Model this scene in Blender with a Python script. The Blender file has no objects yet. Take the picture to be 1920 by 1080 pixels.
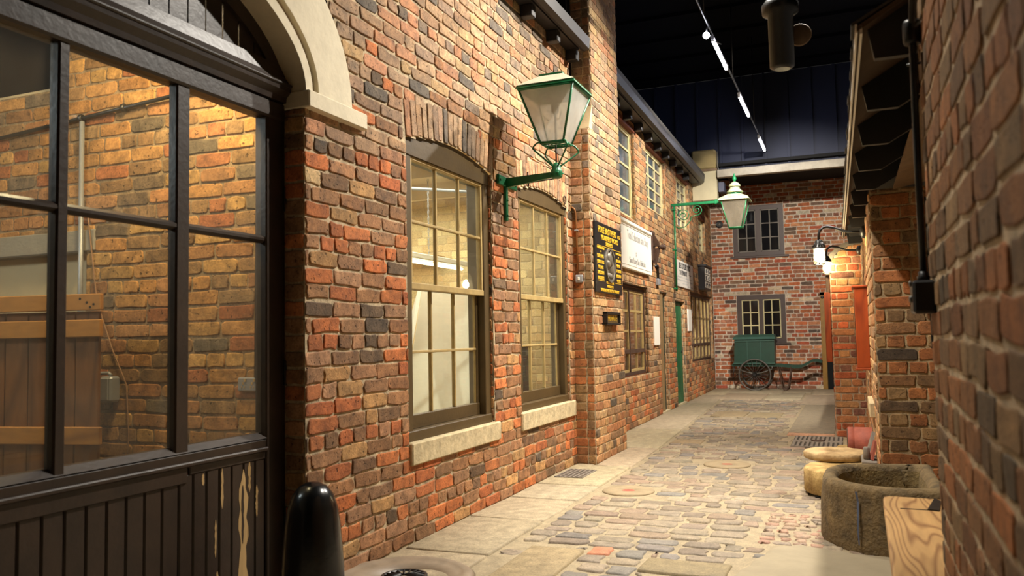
import bpy, math, random
import numpy as np
from mathutils import Vector, Matrix
random.seed(7)
SC = bpy.context.scene
COL = SC.collection
PI = math.pi

# ---------------------------------------------------------------- view
SC.view_settings.view_transform = 'Standard'
SC.view_settings.look = 'None'
SC.view_settings.gamma = 1.0
SC.view_settings.use_curve_mapping = False
SC.view_settings.exposure = 0.45

# ---------------------------------------------------------------- camera (standing in the alley, 1.2 m up)
def make_camera():
    f, yaw, pit, rol = 1534.78, -0.390124, 0.060775, -0.0187186
    cy, sy, cp, sp, cr, sr = math.cos(yaw), math.sin(yaw), math.cos(pit), math.sin(pit), math.cos(rol), math.sin(rol)
    fw = Vector((sy*cp, cy*cp, sp)); rt = Vector((cy, -sy, 0)); up = rt.cross(fw)
    r = cr*rt + sr*up; u = -sr*rt + cr*up
    cd = bpy.data.cameras.new('camera'); cd.sensor_width = 36.0; cd.lens = f*36.0/1920.0
    cd.clip_start = 0.02; cd.clip_end = 100
    co = bpy.data.objects.new('camera', cd); COL.objects.link(co)
    m = Matrix((r, u, -fw)).transposed().to_4x4(); m.translation = Vector((0, 0, 1.2))
    co.matrix_world = m
    cd.dof.use_dof = True; cd.dof.focus_distance = 7.0; cd.dof.aperture_fstop = 3.5
    SC.camera = co
make_camera()

# ---------------------------------------------------------------- colour / materials
def lin(c):
    return tuple(((x/255.0)/12.92 if x/255.0 <= 0.04045 else ((x/255.0+0.055)/1.055)**2.4) for x in c)
def rgba(c): return lin(c) + (1.0,)

MATS = {}
def mat(name, col, rough=0.6, metal=0.0, noise=0.0, nscale=8.0, bump=0.0, bscale=60.0, spec=0.5, stretch=None, col2=None, thr=(0.35, 0.65), coat=0.0):
    """painted / worn surface: two colours mixed by noise, noise bump"""
    if name in MATS: return MATS[name]
    m = bpy.data.materials.new(name); m.use_nodes = True
    nt = m.node_tree; N = nt.nodes; L = nt.links
    b = N['Principled BSDF']
    b.inputs['Roughness'].default_value = rough; b.inputs['Metallic'].default_value = metal
    b.inputs['Specular IOR Level'].default_value = spec
    b.inputs['Coat Weight'].default_value = coat
    b.inputs['Base Color'].default_value = rgba(col)
    tc = N.new('ShaderNodeTexCoord'); mp = N.new('ShaderNodeMapping'); L.new(tc.outputs['Object'], mp.inputs['Vector'])
    if stretch: mp.inputs['Scale'].default_value = stretch
    if noise > 0 or col2:
        n = N.new('ShaderNodeTexNoise'); n.inputs['Scale'].default_value = nscale; n.inputs['Detail'].default_value = 6; n.inputs['Roughness'].default_value = 0.65
        L.new(mp.outputs['Vector'], n.inputs['Vector'])
        r = N.new('ShaderNodeValToRGB'); r.color_ramp.elements[0].position = thr[0]; r.color_ramp.elements[1].position = thr[1]
        c2 = lin(col2) if col2 else tuple(x*(1-noise) for x in lin(col))
        r.color_ramp.elements[0].color = c2 + (1,); r.color_ramp.elements[1].color = rgba(col)
        L.new(n.outputs['Fac'], r.inputs['Fac']); L.new(r.outputs['Color'], b.inputs['Base Color'])
    if bump > 0:
        n2 = N.new('ShaderNodeTexNoise'); n2.inputs['Scale'].default_value = bscale; n2.inputs['Detail'].default_value = 5
        L.new(mp.outputs['Vector'], n2.inputs['Vector'])
        bp = N.new('ShaderNodeBump'); bp.inputs['Strength'].default_value = bump; bp.inputs['Distance'].default_value = 0.01
        L.new(n2.outputs['Fac'], bp.inputs['Height']); L.new(bp.outputs['Normal'], b.inputs['Normal'])
    MATS[name] = m
    return m

def emis(name, col, strength):
    m = bpy.data.materials.new(name); m.use_nodes = True
    b = m.node_tree.nodes['Principled BSDF']
    b.inputs['Base Color'].default_value = rgba(col)
    b.inputs['Emission Color'].default_value = rgba(col); b.inputs['Emission Strength'].default_value = strength
    return m

def glass(name, tint=(235, 240, 238), refl=0.06, rough=0.02, dust=0.0, dustcol=(190, 180, 160)):
    m = bpy.data.materials.new(name); m.use_nodes = True
    nt = m.node_tree; N = nt.nodes; L = nt.links
    out = N['Material Output']; N.remove(N['Principled BSDF'])
    t = N.new('ShaderNodeBsdfTransparent'); t.inputs['Color'].default_value = rgba(tint)
    g = N.new('ShaderNodeBsdfGlossy'); g.inputs['Roughness'].default_value = rough
    lw = N.new('ShaderNodeLayerWeight'); lw.inputs['Blend'].default_value = 0.5
    pw = N.new('ShaderNodeMath'); pw.operation = 'POWER'; pw.inputs[1].default_value = 4.0; L.new(lw.outputs['Facing'], pw.inputs[0])
    fr = N.new('ShaderNodeMapRange'); fr.inputs['To Min'].default_value = refl*0.6; fr.inputs['To Max'].default_value = 0.7; L.new(pw.outputs[0], fr.inputs['Value'])
    mx = N.new('ShaderNodeMixShader'); L.new(fr.outputs['Result'], mx.inputs['Fac']); L.new(t.outputs[0], mx.inputs[1]); L.new(g.outputs[0], mx.inputs[2])
    last = mx
    if dust > 0:
        d1 = N.new('ShaderNodeBsdfDiffuse'); d1.inputs['Color'].default_value = rgba(dustcol); d2 = N.new('ShaderNodeBsdfTranslucent'); d2.inputs['Color'].default_value = rgba(dustcol)
        d = N.new('ShaderNodeMixShader'); d.inputs['Fac'].default_value = 0.5; L.new(d1.outputs[0], d.inputs[1]); L.new(d2.outputs[0], d.inputs[2])
        n = N.new('ShaderNodeTexNoise'); n.inputs['Scale'].default_value = 3.0; n.inputs['Detail'].default_value = 5
        tc = N.new('ShaderNodeTexCoord'); L.new(tc.outputs['Object'], n.inputs['Vector'])
        mr = N.new('ShaderNodeMapRange'); mr.inputs['From Min'].default_value = 0.3; mr.inputs['From Max'].default_value = 0.75
        mr.inputs['To Min'].default_value = dust*0.5; mr.inputs['To Max'].default_value = dust*1.4
        L.new(n.outputs['Fac'], mr.inputs['Value'])
        m2 = N.new('ShaderNodeMixShader'); L.new(mr.outputs['Result'], m2.inputs['Fac']); L.new(mx.outputs[0], m2.inputs[1]); L.new(d.outputs[0], m2.inputs[2])
        last = m2
    L.new(last.outputs[0], out.inputs['Surface'])
    return m

def masonry(name, rough=0.85, pit=1.0, blotch=0.35, fleck=0.0, fleckcol=(200, 190, 175), mortar_rough=0.95, bump=0.85, wet=0.0):
    """per-brick colour comes from the 'Col' attribute (alpha 0 marks the mortar bed)"""
    m = bpy.data.materials.new(name); m.use_nodes = True
    nt = m.node_tree; N = nt.nodes; L = nt.links
    b = N['Principled BSDF']; b.inputs['Specular IOR Level'].default_value = 0.3
    at = N.new('ShaderNodeAttribute'); at.attribute_name = 'Col'
    tc = N.new('ShaderNodeTexCoord')
    def noise(s, d=5, r=0.6):
        n = N.new('ShaderNodeTexNoise'); n.inputs['Scale'].default_value = s; n.inputs['Detail'].default_value = d; n.inputs['Roughness'].default_value = r
        L.new(tc.outputs['Object'], n.inputs['Vector']); return n
    def rng(src, a, b_, c, d):
        r = N.new('ShaderNodeMapRange'); r.inputs['From Min'].default_value = a; r.inputs['From Max'].default_value = b_
        r.inputs['To Min'].default_value = c; r.inputs['To Max'].default_value = d; L.new(src, r.inputs['Value']); return r
    def mulcol(colsock, facsock):
        x = N.new('ShaderNodeVectorMath'); x.operation = 'SCALE'; L.new(colsock, x.inputs[0]); L.new(facsock, x.inputs['Scale']); return x.outputs[0]
    big = noise(14, 5); fine = noise(95, 6, 0.7); pits = noise(46, 3, 0.55)
    c = mulcol(at.outputs['Color'], rng(big.outputs['Fac'], 0.3, 0.7, 1.0-blotch, 1.0+blotch).outputs[0])
    c = mulcol(c, rng(fine.outputs['Fac'], 0.3, 0.7, 0.66, 1.24).outputs[0])
    pm = rng(pits.outputs['Fac'], 0.29, 0.38, 1.0-0.65*pit, 1.0)
    c = mulcol(c, pm.outputs[0])
    last = c
    if fleck > 0:
        fl = noise(7, 6, 0.75); fm = rng(fl.outputs['Fac'], 0.62, 0.70, 0.0, fleck)
        mx = N.new('ShaderNodeMix'); mx.data_type = 'RGBA'; L.new(fm.outputs[0], mx.inputs['Factor']); L.new(c, mx.inputs['A']); mx.inputs['B'].default_value = rgba(fleckcol)
        last = mx.outputs['Result']
    L.new(last, b.inputs['Base Color'])
    rr = rng(big.outputs['Fac'], 0.3, 0.7, rough-0.12-wet, rough+0.08); L.new(rr.outputs[0], b.inputs['Roughness'])
    h = N.new('ShaderNodeMath'); h.operation = 'ADD'
    a1 = N.new('ShaderNodeMath'); a1.operation = 'MULTIPLY'; a1.inputs[1].default_value = 0.55; L.new(fine.outputs['Fac'], a1.inputs[0])
    a2 = N.new('ShaderNodeMath'); a2.operation = 'MULTIPLY'; a2.inputs[1].default_value = 0.9*pit; L.new(pm.outputs[0], a2.inputs[0])
    L.new(a1.outputs[0], h.inputs[0]); L.new(a2.outputs[0], h.inputs[1])
    bp = N.new('ShaderNodeBump'); bp.inputs['Strength'].default_value = bump; bp.inputs['Distance'].default_value = 0.008
    L.new(h.outputs[0], bp.inputs['Height']); L.new(bp.outputs['Normal'], b.inputs['Normal'])
    return m

def wood(name, c1, c2, rings=9.0, rough=0.55, axis='Y', dist=2.5, bump=0.15):
    m = bpy.data.materials.new(name); m.use_nodes = True
    nt = m.node_tree; N = nt.nodes; L = nt.links
    b = N['Principled BSDF']; b.inputs['Roughness'].default_value = rough
    tc = N.new('ShaderNodeTexCoord'); mp = N.new('ShaderNodeMapping')
    s = {'X': (0.25, 1, 1), 'Y': (1, 0.25, 1), 'Z': (1, 1, 0.25), 'YY': (1, 0.12, 1)}[axis]; mp.inputs['Scale'].default_value = s
    L.new(tc.outputs['Object'], mp.inputs['Vector'])
    n = N.new('ShaderNodeTexNoise'); n.inputs['Scale'].default_value = dist; n.inputs['Detail'].default_value = 2; L.new(mp.outputs['Vector'], n.inputs['Vector'])
    mu = N.new('ShaderNodeMath'); mu.operation = 'MULTIPLY'; mu.inputs[1].default_value = rings; L.new(n.outputs['Fac'], mu.inputs[0])
    fr = N.new('ShaderNodeMath'); fr.operation = 'FRACT'; L.new(mu.outputs[0], fr.inputs[0])
    r = N.new('ShaderNodeValToRGB'); e = r.color_ramp.elements
    e[0].position = 0.0; e[0].color = rgba(c2); e[1].position = 0.75; e[1].color = rgba(c1)
    x = e.new(0.28); x.color = rgba(c1); y = e.new(1.0); y.color = rgba(c2)
    L.new(fr.outputs[0], r.inputs['Fac'])
    n2 = N.new('ShaderNodeTexNoise'); n2.inputs['Scale'].default_value = 40; n2.inputs['Detail'].default_value = 4; L.new(mp.outputs['Vector'], n2.inputs['Vector'])
    mr = N.new('ShaderNodeMapRange'); mr.inputs['To Min'].default_value = 0.7; mr.inputs['To Max'].default_value = 1.2; L.new(n2.outputs['Fac'], mr.inputs['Value'])
    vm = N.new('ShaderNodeVectorMath'); vm.operation = 'SCALE'; L.new(r.outputs['Color'], vm.inputs[0]); L.new(mr.outputs[0], vm.inputs['Scale'])
    L.new(vm.outputs[0], b.inputs['Base Color'])
    bp = N.new('ShaderNodeBump'); bp.inputs['Strength'].default_value = bump; bp.inputs['Distance'].default_value = 0.004
    L.new(n2.outputs['Fac'], bp.inputs['Height']); L.new(bp.outputs['Normal'], b.inputs['Normal'])
    return m

M_BRICK = masonry('brickwork_left', fleck=0.22, fleckcol=(168, 148, 120), blotch=0.42)
M_BRICKB = masonry('brickwork_back', fleck=0.75, pit=0.6)
M_BRICKR = masonry('brickwork_right', fleck=0.15, bump=0.8)
M_STONE = masonry('paving_stone', rough=0.72, pit=0.25, blotch=0.25, bump=0.35)
M_SILL = mat('sill_stone', (205, 186, 146), 0.9, noise=0.35, nscale=14, bump=0.5, bscale=35)
M_ARCH = mat('arch_stone', (226, 214, 186), 0.85, noise=0.12, nscale=9, bump=0.25, bscale=30)
M_DOOR = mat('door_paint', (54, 40, 30), 0.40, noise=0.3, nscale=5, bump=0.12, bscale=40, col2=(40, 30, 23))
M_PEEL = mat('bare_wood', (196, 160, 104), 0.8, noise=0.3, nscale=20, stretch=(1, 1, 0.1))
M_FRAME = mat('window_paint_brown', (82, 64, 34), 0.5, noise=0.2, nscale=6, bump=0.1)
M_BAR = mat('glazing_bar_ochre', (178, 152, 98), 0.55, noise=0.25, nscale=12)
M_CREAMBAR = mat('glazing_bar_cream', (214, 200, 150), 0.6, noise=0.2, nscale=12)
M_DKFRAME = mat('window_paint_umber', (72, 54, 46), 0.5, noise=0.2, nscale=6)
M_GREEN = mat('lamp_green', (22, 110, 66), 0.35, noise=0.35, nscale=18, bump=0.15)
M_LAMPROOF = mat('lamp_roof_cream', (222, 216, 190), 0.5, noise=0.15, nscale=10)
M_LAMPROOF2 = mat('lamp_roof_weathered', (206, 196, 158), 0.45, noise=0.3, nscale=16, col2=(120, 150, 110))
M_BLACK = mat('black_iron', (20, 19, 19), 0.4, bump=0.1)
M_BOLLARD = mat('black_bollard_paint', (16, 17, 18), 0.22, bump=0.08, bscale=25, noise=0.4, nscale=10)
M_EAVE = mat('eave_black', (34, 31, 32), 0.5)
M_GUTTER = mat('gutter_grey', (58, 54, 54), 0.45)
M_CEIL = mat('ceiling_navy', (10, 11, 18), 0.95, spec=0.1)
M_CLAD = mat('cladding_blue', (22, 30, 58), 0.6)
M_BEAM = mat('beam_pale', (176, 166, 148), 0.7, noise=0.25, nscale=6)
M_WALLIN = mat('cream_plaster', (212, 190, 148), 0.85, noise=0.1, nscale=5, bump=0.15, bscale=20)
M_WHITE = mat('white_board', (240, 230, 210), 0.6, noise=0.06, nscale=4)
M_GREYMETAL = mat('grey_metal', (150, 152, 155), 0.4, metal=0.3)
M_STEEL = mat('dull_steel', (134, 130, 122), 0.45, metal=0.5, noise=0.3, nscale=14)
M_COPPER = mat('old_copper_pipe', (140, 92, 50), 0.45, metal=0.5, noise=0.3, nscale=14)
M_RUST = mat('rusty_iron', (84, 58, 42), 0.7, noise=0.5, nscale=20, bump=0.3)
M_CARTGREEN = mat('cart_green', (22, 62, 47), 0.4, noise=0.25, nscale=8, bump=0.05)
M_CARTTRIM = mat('cart_trim', (48, 84, 72), 0.45, noise=0.2, nscale=8)
M_DGREEN = mat('door_green', (18, 104, 62), 0.45, noise=0.35, nscale=6)
M_REDWOOD = wood('red_cabinet_wood', (150, 66, 30), (112, 44, 22), rings=6, rough=0.35, axis='Z')
M_PINE = wood('worn_pine', (192, 150, 96), (140, 98, 58), rings=26, rough=0.5, axis='YY', dist=4.0, bump=0.25)
M_CRATE = wood('crate_pine', (176, 120, 54), (140, 90, 38), rings=7, rough=0.6, axis='X', dist=2.0)
M_CRATED = wood('crate_pine_dark', (120, 74, 34), (92, 54, 24), rings=7, rough=0.6, axis='Z', dist=2.0)
M_TROUGH = mat('trough_stone', (134, 112, 76), 0.9, noise=0.5, nscale=9, bump=1.0, bscale=46, col2=(86, 72, 50))
M_TROUGHIN = mat('trough_tooled', (142, 120, 76), 0.95, noise=0.45, nscale=9, bump=1.0, bscale=55, col2=(96, 80, 52))
M_MILL = mat('millstone_yellow', (196, 166, 106), 0.9, noise=0.4, nscale=9, bump=0.7, bscale=35, col2=(140, 112, 66))
M_TERRA = mat('terracotta_red', (160, 84, 66), 0.7, noise=0.3, nscale=10, bump=0.25, bscale=30, col2=(128, 66, 52))
M_CREAMBOX = mat('cream_box', (206, 194, 158), 0.7, noise=0.15, nscale=4)
M_SLATE = mat('roof_slate', (70, 66, 62), 0.8, noise=0.3, nscale=10, bump=0.3)
M_RAFTER = mat('rafter_black', (40, 38, 38), 0.55)
M_DECK = mat('roof_deck_brown', (84, 66, 48), 0.75, noise=0.3, nscale=12)
M_DRIP = mat('drip_edge_white', (236, 230, 216), 0.5)
M_FASCIA = mat('fascia_brown', (130, 104, 76), 0.6, noise=0.3, nscale=12)
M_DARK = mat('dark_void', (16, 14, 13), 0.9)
M_GLASS = glass('window_glass', dust=0.05)
M_GLASSD = glass('door_glass', dust=0.10, dustcol=(150, 140, 125))
M_LGLASS = glass('lantern_glass', tint=(250, 250, 248), dust=0.42, dustcol=(244, 242, 236), rough=0.25)
M_LGLASS2 = glass('lantern_glass_dim', tint=(215, 208, 195), dust=0.38, dustcol=(176, 166, 148), rough=0.25)  # darker copy of the lantern glass, the dim backdrop put into its colour
M_PANE = mat('grey_blue_pane', (98, 106, 110), 0.12, noise=0.35, nscale=3, col2=(64, 72, 78))
M_DPANE = mat('dark_pane', (22, 22, 24), 0.08)
M_SIGNBLK = mat('sign_black', (26, 25, 27), 0.35, noise=0.2, nscale=6)
M_GOLD = mat('sign_gold', (222, 178, 48), 0.45)
M_SIGNWHT = mat('sign_white', (238, 232, 218), 0.6)
M_SIGNOLD = mat('sign_old_white', (214, 208, 198), 0.55, noise=0.12, nscale=8, col2=(186, 170, 140), thr=(0.2, 0.4))
M_INK = mat('sign_ink', (46, 46, 50), 0.6)
M_INKG = mat('sign_ink_grey', (160, 158, 155), 0.6)
M_SILVER = mat('relief_silver', (128, 121, 110), 0.45, metal=0.35, noise=0.35, nscale=12)
M_BRASS = mat('plaque_bronze', (110, 88, 54), 0.5, metal=0.4, noise=0.3, nscale=20)
M_LEAD = mat('lead_grey', (128, 120, 110), 0.7, noise=0.3, nscale=10, bump=0.2)
M_LINTEL = mat('concrete_lintel', (158, 148, 130), 0.9, noise=0.15, nscale=8, bump=0.3)
M_WEATHER = mat('weathering_stone', (196, 178, 142), 0.9, noise=0.2, nscale=8, bump=0.2)
M_TUBE = emis('tube_lit', (236, 240, 255), 40.0)
M_TUBEIN = emis('tube_warm_lit', (255, 236, 200), 6.0)
M_BULB = emis('bulb_lit', (255, 226, 178), 400.0)
M_YELLOW = mat('door_frame_ochre', (150, 110, 36), 0.5, noise=0.25, nscale=8)
M_REDBROWN = mat('lintel_redbrown', (124, 60, 36), 0.7, noise=0.3, nscale=8)
M_PALEGREEN = mat('pale_green_wall', (196, 200, 130), 0.8)
M_BLUE = mat('blue_label', (40, 70, 130), 0.5)
M_BROWNWIRE = mat('brown_wire', (150, 110, 76), 0.6)
M_BAREWOOD = mat('weathered_wood', (146, 116, 74), 0.75, noise=0.35, nscale=10, stretch=(1, 1, 0.15))

# ---------------------------------------------------------------- mesh building
WLOC = {}
def setp(o, label=None, cat=None, group=None, kind=None):
    if label: o['label'] = label
    if cat: o['category'] = cat
    if group: o['group'] = group
    if kind: o['kind'] = kind
    return o
def thing(name, loc, label, cat, group=None, kind=None):
    o = bpy.data.objects.new(name, None); COL.objects.link(o); o.location = loc; o.empty_display_size = 0.1
    WLOC[o.name] = Vector(loc)
    return setp(o, label, cat, group, kind)

class Fr:
    """a wall frame: u along the wall, d out of it, z up"""
    def __init__(s, o, ux, out): s.o = Vector(o); s.ux = Vector(ux).normalized(); s.out = Vector(out).normalized()
    def p(s, u, d, z): return s.o + s.ux*u + s.out*d + Vector((0, 0, z))
WORLD = Fr((0, 0, 0), (1, 0, 0), (0, 1, 0))

class MB:
    def __init__(s, fr=WORLD): s.v = []; s.f = []; s.sm = []; s.fr = fr
    def add(s, vs, fs, smooth=False, raw=False):
        b = len(s.v)
        s.v += [tuple(v) if raw else tuple(s.fr.p(*v)) for v in vs]
        s.f += [tuple(i+b for i in f) for f in fs]; s.sm += [smooth]*len(fs); return s
    def box(s, u0, u1, d0, d1, z0, z1, bev=0.0, rot=None, raw=None):
        if bev > 0:
            return s.bbox(u0, u1, d0, d1, z0, z1, bev)
        vs = [(u0, d0, z0), (u1, d0, z0), (u1, d1, z0), (u0, d1, z0), (u0, d0, z1), (u1, d0, z1), (u1, d1, z1), (u0, d1, z1)]
        return s.add(vs, [(0, 3, 2, 1), (4, 5, 6, 7), (0, 1, 5, 4), (1, 2, 6, 5), (2, 3, 7, 6), (3, 0, 4, 7)])
    def bbox(s, u0, u1, d0, d1, z0, z1, b):
        lo = (min(u0, u1), min(d0, d1), min(z0, z1)); hi = (max(u0, u1), max(d0, d1), max(z0, z1))
        b = min(b, *[(hi[i]-lo[i])*0.45 for i in range(3)])
        vs = []; ix = {}
        for cx in (0, 1):
            for cy in (0, 1):
                for cz in (0, 1):
                    c = [lo[0] if cx == 0 else hi[0], lo[1] if cy == 0 else hi[1], lo[2] if cz == 0 else hi[2]]
                    sg = [1 if k == 0 else -1 for k in (cx, cy, cz)]
                    for ax in range(3):
                        q = [c[k]+(0 if k == ax else sg[k]*b) for k in range(3)]
                        ix[(cx, cy, cz, ax)] = len(vs); vs.append(tuple(q))
        fs = []
        for ax in range(3):
            o1, o2 = [k for k in range(3) if k != ax]
            for side in (0, 1):
                q = []
                for a, b2 in ((0, 0), (1, 0), (1, 1), (0, 1)):
                    k = [0, 0, 0]; k[ax] = side; k[o1] = a; k[o2] = b2; q.append(ix[(*k, ax)])
                fs.append(tuple(q))
            for a in (0, 1):
                for b2 in (0, 1):
                    k0 = [0, 0, 0]; k0[o1] = a; k0[o2] = b2; k1 = list(k0); k1[ax] = 1
                    fs.append((ix[(*k0, o1)], ix[(*k1, o1)], ix[(*k1, o2)], ix[(*k0, o2)]))
        for cx in (0, 1):
            for cy in (0, 1):
                for cz in (0, 1): fs.append(tuple(ix[(cx, cy, cz, a)] for a in range(3)))
        return s.add(vs, fs)
    def prism(s, poly, d0, d1, axis='d'):
        """poly of (u,z) extruded in d, or (u,d) extruded in z, or (d,z) extruded in u"""
        n = len(poly)
        mk = {'d': lambda a, b, t: (a, t, b), 'z': lambda a, b, t: (a, b, t), 'u': lambda a, b, t: (t, a, b)}[axis]
        vs = [mk(a, b, d0) for a, b in poly] + [mk(a, b, d1) for a, b in poly]
        fs = [tuple(range(n))[::-1], tuple(range(n, 2*n))] + [(i, (i+1) % n, n+(i+1) % n, n+i) for i in range(n)]
        return s.add(vs, fs)
    def band(s, inner, outer, d0, d1):
        """closed strip between two (u,z) polylines, extruded from d0 to d1"""
        n = len(inner)
        vs = [(a, d, b) for d in (d0, d1) for pl in (inner, outer) for a, b in pl]
        I0, O0, I1, O1 = 0, n, 2*n, 3*n; fs = []
        for i in range(n-1):
            fs += [(I1+i, I1+i+1, O1+i+1, O1+i), (I0+i, O0+i, O0+i+1, I0+i+1), (I0+i, I0+i+1, I1+i+1, I1+i), (O0+i, O1+i, O1+i+1, O0+i+1)]
        fs += [(I0, I1, O1, O0), (I0+n-1, O0+n-1, O1+n-1, I1+n-1)]
        return s.add(vs, fs)
    def tube(s, pts, r, seg=8, closed=False, cap=True):
        P = [Vector(s.fr.p(*p)) for p in pts]; n = len(P); rs = r if isinstance(r, (list, tuple)) else [r]*n
        ring = []; vs = []; up = None
        for i in range(n):
            if closed: t = P[(i+1) % n]-P[i-1]
            else: t = P[min(i+1, n-1)]-P[max(i-1, 0)]
            t.normalize()
            if up is None:
                up = Vector((0, 0, 1)) if abs(t.z) < 0.9 else Vector((1, 0, 0))
            a = t.cross(up)
            if a.length < 1e-4: a = t.cross(Vector((0.3, 1, 0.2)))
            a.normalize(); up = a.cross(t).normalized()
            for k in range(seg):
                an = 2*PI*k/seg; vs.append(P[i]+(a*math.cos(an)+up*math.sin(an))*rs[i])
        fs = []
        m = n if closed else n-1
        for i in range(m):
            j = (i+1) % n
            for k in range(seg): fs.append((i*seg+k, i*seg+(k+1) % seg, j*seg+(k+1) % seg, j*seg+k))
        s.add(vs, fs, True, raw=True)
        if cap and not closed:
            b = len(s.v)-n*seg
            s.f.append(tuple(b+k for k in range(seg))[::-1]); s.f.append(tuple(b+(n-1)*seg+k for k in range(seg))); s.sm += [False, False]
        return s
    def lathe(s, c, prof, seg=24, axis='z', smooth=True, a0=0.0, sq=None):
        """prof: (radius, height) about the point c; axis z / u / d"""
        vs = []
        for r, h in prof:
            for k in range(seg):
                an = a0+2*PI*k/seg; x, y = r*math.cos(an), r*math.sin(an)
                vs.append({'z': (c[0]+x, c[1]+y, c[2]+h), 'u': (c[0]+h, c[1]+x, c[2]+y), 'd': (c[0]+x, c[1]+h, c[2]+y)}[axis])
        n = len(prof); fs = []
        for i in range(n-1):
            for k in range(seg): fs.append((i*seg+k, i*seg+(k+1) % seg, (i+1)*seg+(k+1) % seg, (i+1)*seg+k))
        s.add(vs, fs, smooth)
        b = len(s.v)-n*seg
        s.f.append(tuple(b+k for k in range(seg))[::-1]); s.f.append(tuple(b+(n-1)*seg+k for k in range(seg))); s.sm += [False, False]
        return s
    def build(s, name, m, parent=None, label=None, cat=None, group=None, kind=None, stuff=None):
        me = bpy.data.meshes.new(name)
        vs = np.array(s.v, dtype=float)
        if parent is not None: off = WLOC[parent.name]
        else: off = Vector(((vs[:, 0].min()+vs[:, 0].max())/2, (vs[:, 1].min()+vs[:, 1].max())/2, vs[:, 2].min()))
        o = bpy.data.objects.new(name, me); COL.objects.link(o)
        vs = vs-np.array(off)
        me.from_pydata(vs.tolist(), [], s.f); me.polygons.foreach_set('use_smooth', s.sm)
        import bmesh
        bm = bmesh.new(); bm.from_mesh(me); bmesh.ops.recalc_face_normals(bm, faces=bm.faces); bm.to_mesh(me); bm.free()
        me.materials.append(m)
        if parent is not None:
            o.parent = parent; WLOC[o.name] = Vector(off)      # child sits at its parent's base
        else:
            o.location = off; WLOC[o.name] = Vector(off)
        return setp(o, label, cat, group, kind)

def text(parent, fr, body, u, z, size, d, m, align='CENTER', sx=1.0, ext=0.0015, name='lettering', bold=0.0):
    cu = bpy.data.curves.new('t', 'FONT'); cu.body = body; cu.size = size; cu.align_x = align; cu.align_y = 'CENTER'; cu.extrude = ext; cu.offset = bold; cu.resolution_u = 3
    to = bpy.data.objects.new('t', cu); COL.objects.link(to)
    dg = bpy.context.evaluated_depsgraph_get(); ev = to.evaluated_get(dg)
    me = bpy.data.meshes.new_from_object(ev)
    off = WLOC[parent.name]
    for v in me.vertices:
        v.co = fr.p(u+v.co.x*sx, d+v.co.z, z+v.co.y)-off
    me.materials.clear(); me.materials.append(m)
    bpy.data.objects.remove(to); bpy.data.curves.remove(cu)
    o = bpy.data.objects.new(name, me); COL.objects.link(o); o.parent = parent; WLOC[o.name] = Vector(off)
    return o

# ---------------------------------------------------------------- masonry generator
PAL_L = [((184, 108, 66), 22), ((166, 96, 62), 17), ((140, 102, 76), 20), ((124, 94, 74), 14), ((84, 72, 64), 6), ((172, 134, 94), 11), ((150, 112, 88), 12)]
PAL_T = [((172, 142, 118), 22), ((158, 132, 113), 22), ((178, 128, 102), 18), ((142, 118, 104), 16), ((106, 98, 94), 11), ((178, 150, 116), 11)]
PAL_F = [((178, 134, 98), 24), ((166, 114, 82), 17), ((158, 128, 100), 20), ((138, 110, 88), 14), ((94, 84, 76), 7), ((186, 152, 114), 18)]
PAL_B = [((158, 82, 64), 22), ((172, 98, 68), 15), ((132, 88, 76), 17), ((112, 92, 86), 10), ((86, 76, 74), 6), ((178, 124, 96), 14), ((194, 182, 168), 6), ((154, 106, 90), 10)]
PAL_R = [((140, 98, 70), 20), ((152, 100, 68), 14), ((116, 92, 74), 22), ((88, 78, 70), 14), ((138, 112, 86), 16), ((126, 88, 66), 14)]
PAL_P = [((156, 98, 62), 22), ((134, 94, 66), 18), ((118, 94, 72), 16), ((144, 118, 88), 15), ((76, 66, 60), 6), ((164, 104, 68), 20)]

def pick(pal, rnd):
    t = rnd.random()*sum(w for _, w in pal)
    for c, w in pal:
        t -= w
        if t <= 0: break
    l = lin(c); k = rnd.uniform(0.80, 1.2); mean = lin((146, 110, 76)); q = rnd.uniform(0.0, 0.3); h = rnd.uniform(0.95, 1.05)
    l = tuple(x*(1-q)+g*q for x, g in zip(l, mean))
    return (min(1, l[0]*k*h*1.12), min(1, l[1]*k*1.08), min(1, l[2]*k*0.92/h))

def subtract(cells, hole):
    a, b, c, d = hole; out = []
    for (u0, u1, z0, z1) in cells:
        if u1 <= a or u0 >= b or z1 <= c or z0 >= d: out.append((u0, u1, z0, z1)); continue
        if u0 < a: out.append((u0, a, z0, z1))
        if u1 > b: out.append((b, u1, z0, z1))
        m0, m1 = max(u0, a), min(u1, b)
        if z0 < c: out.append((m0, m1, z0, c))
        if z1 > d: out.append((m0, m1, d, z1))
    return out

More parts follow.
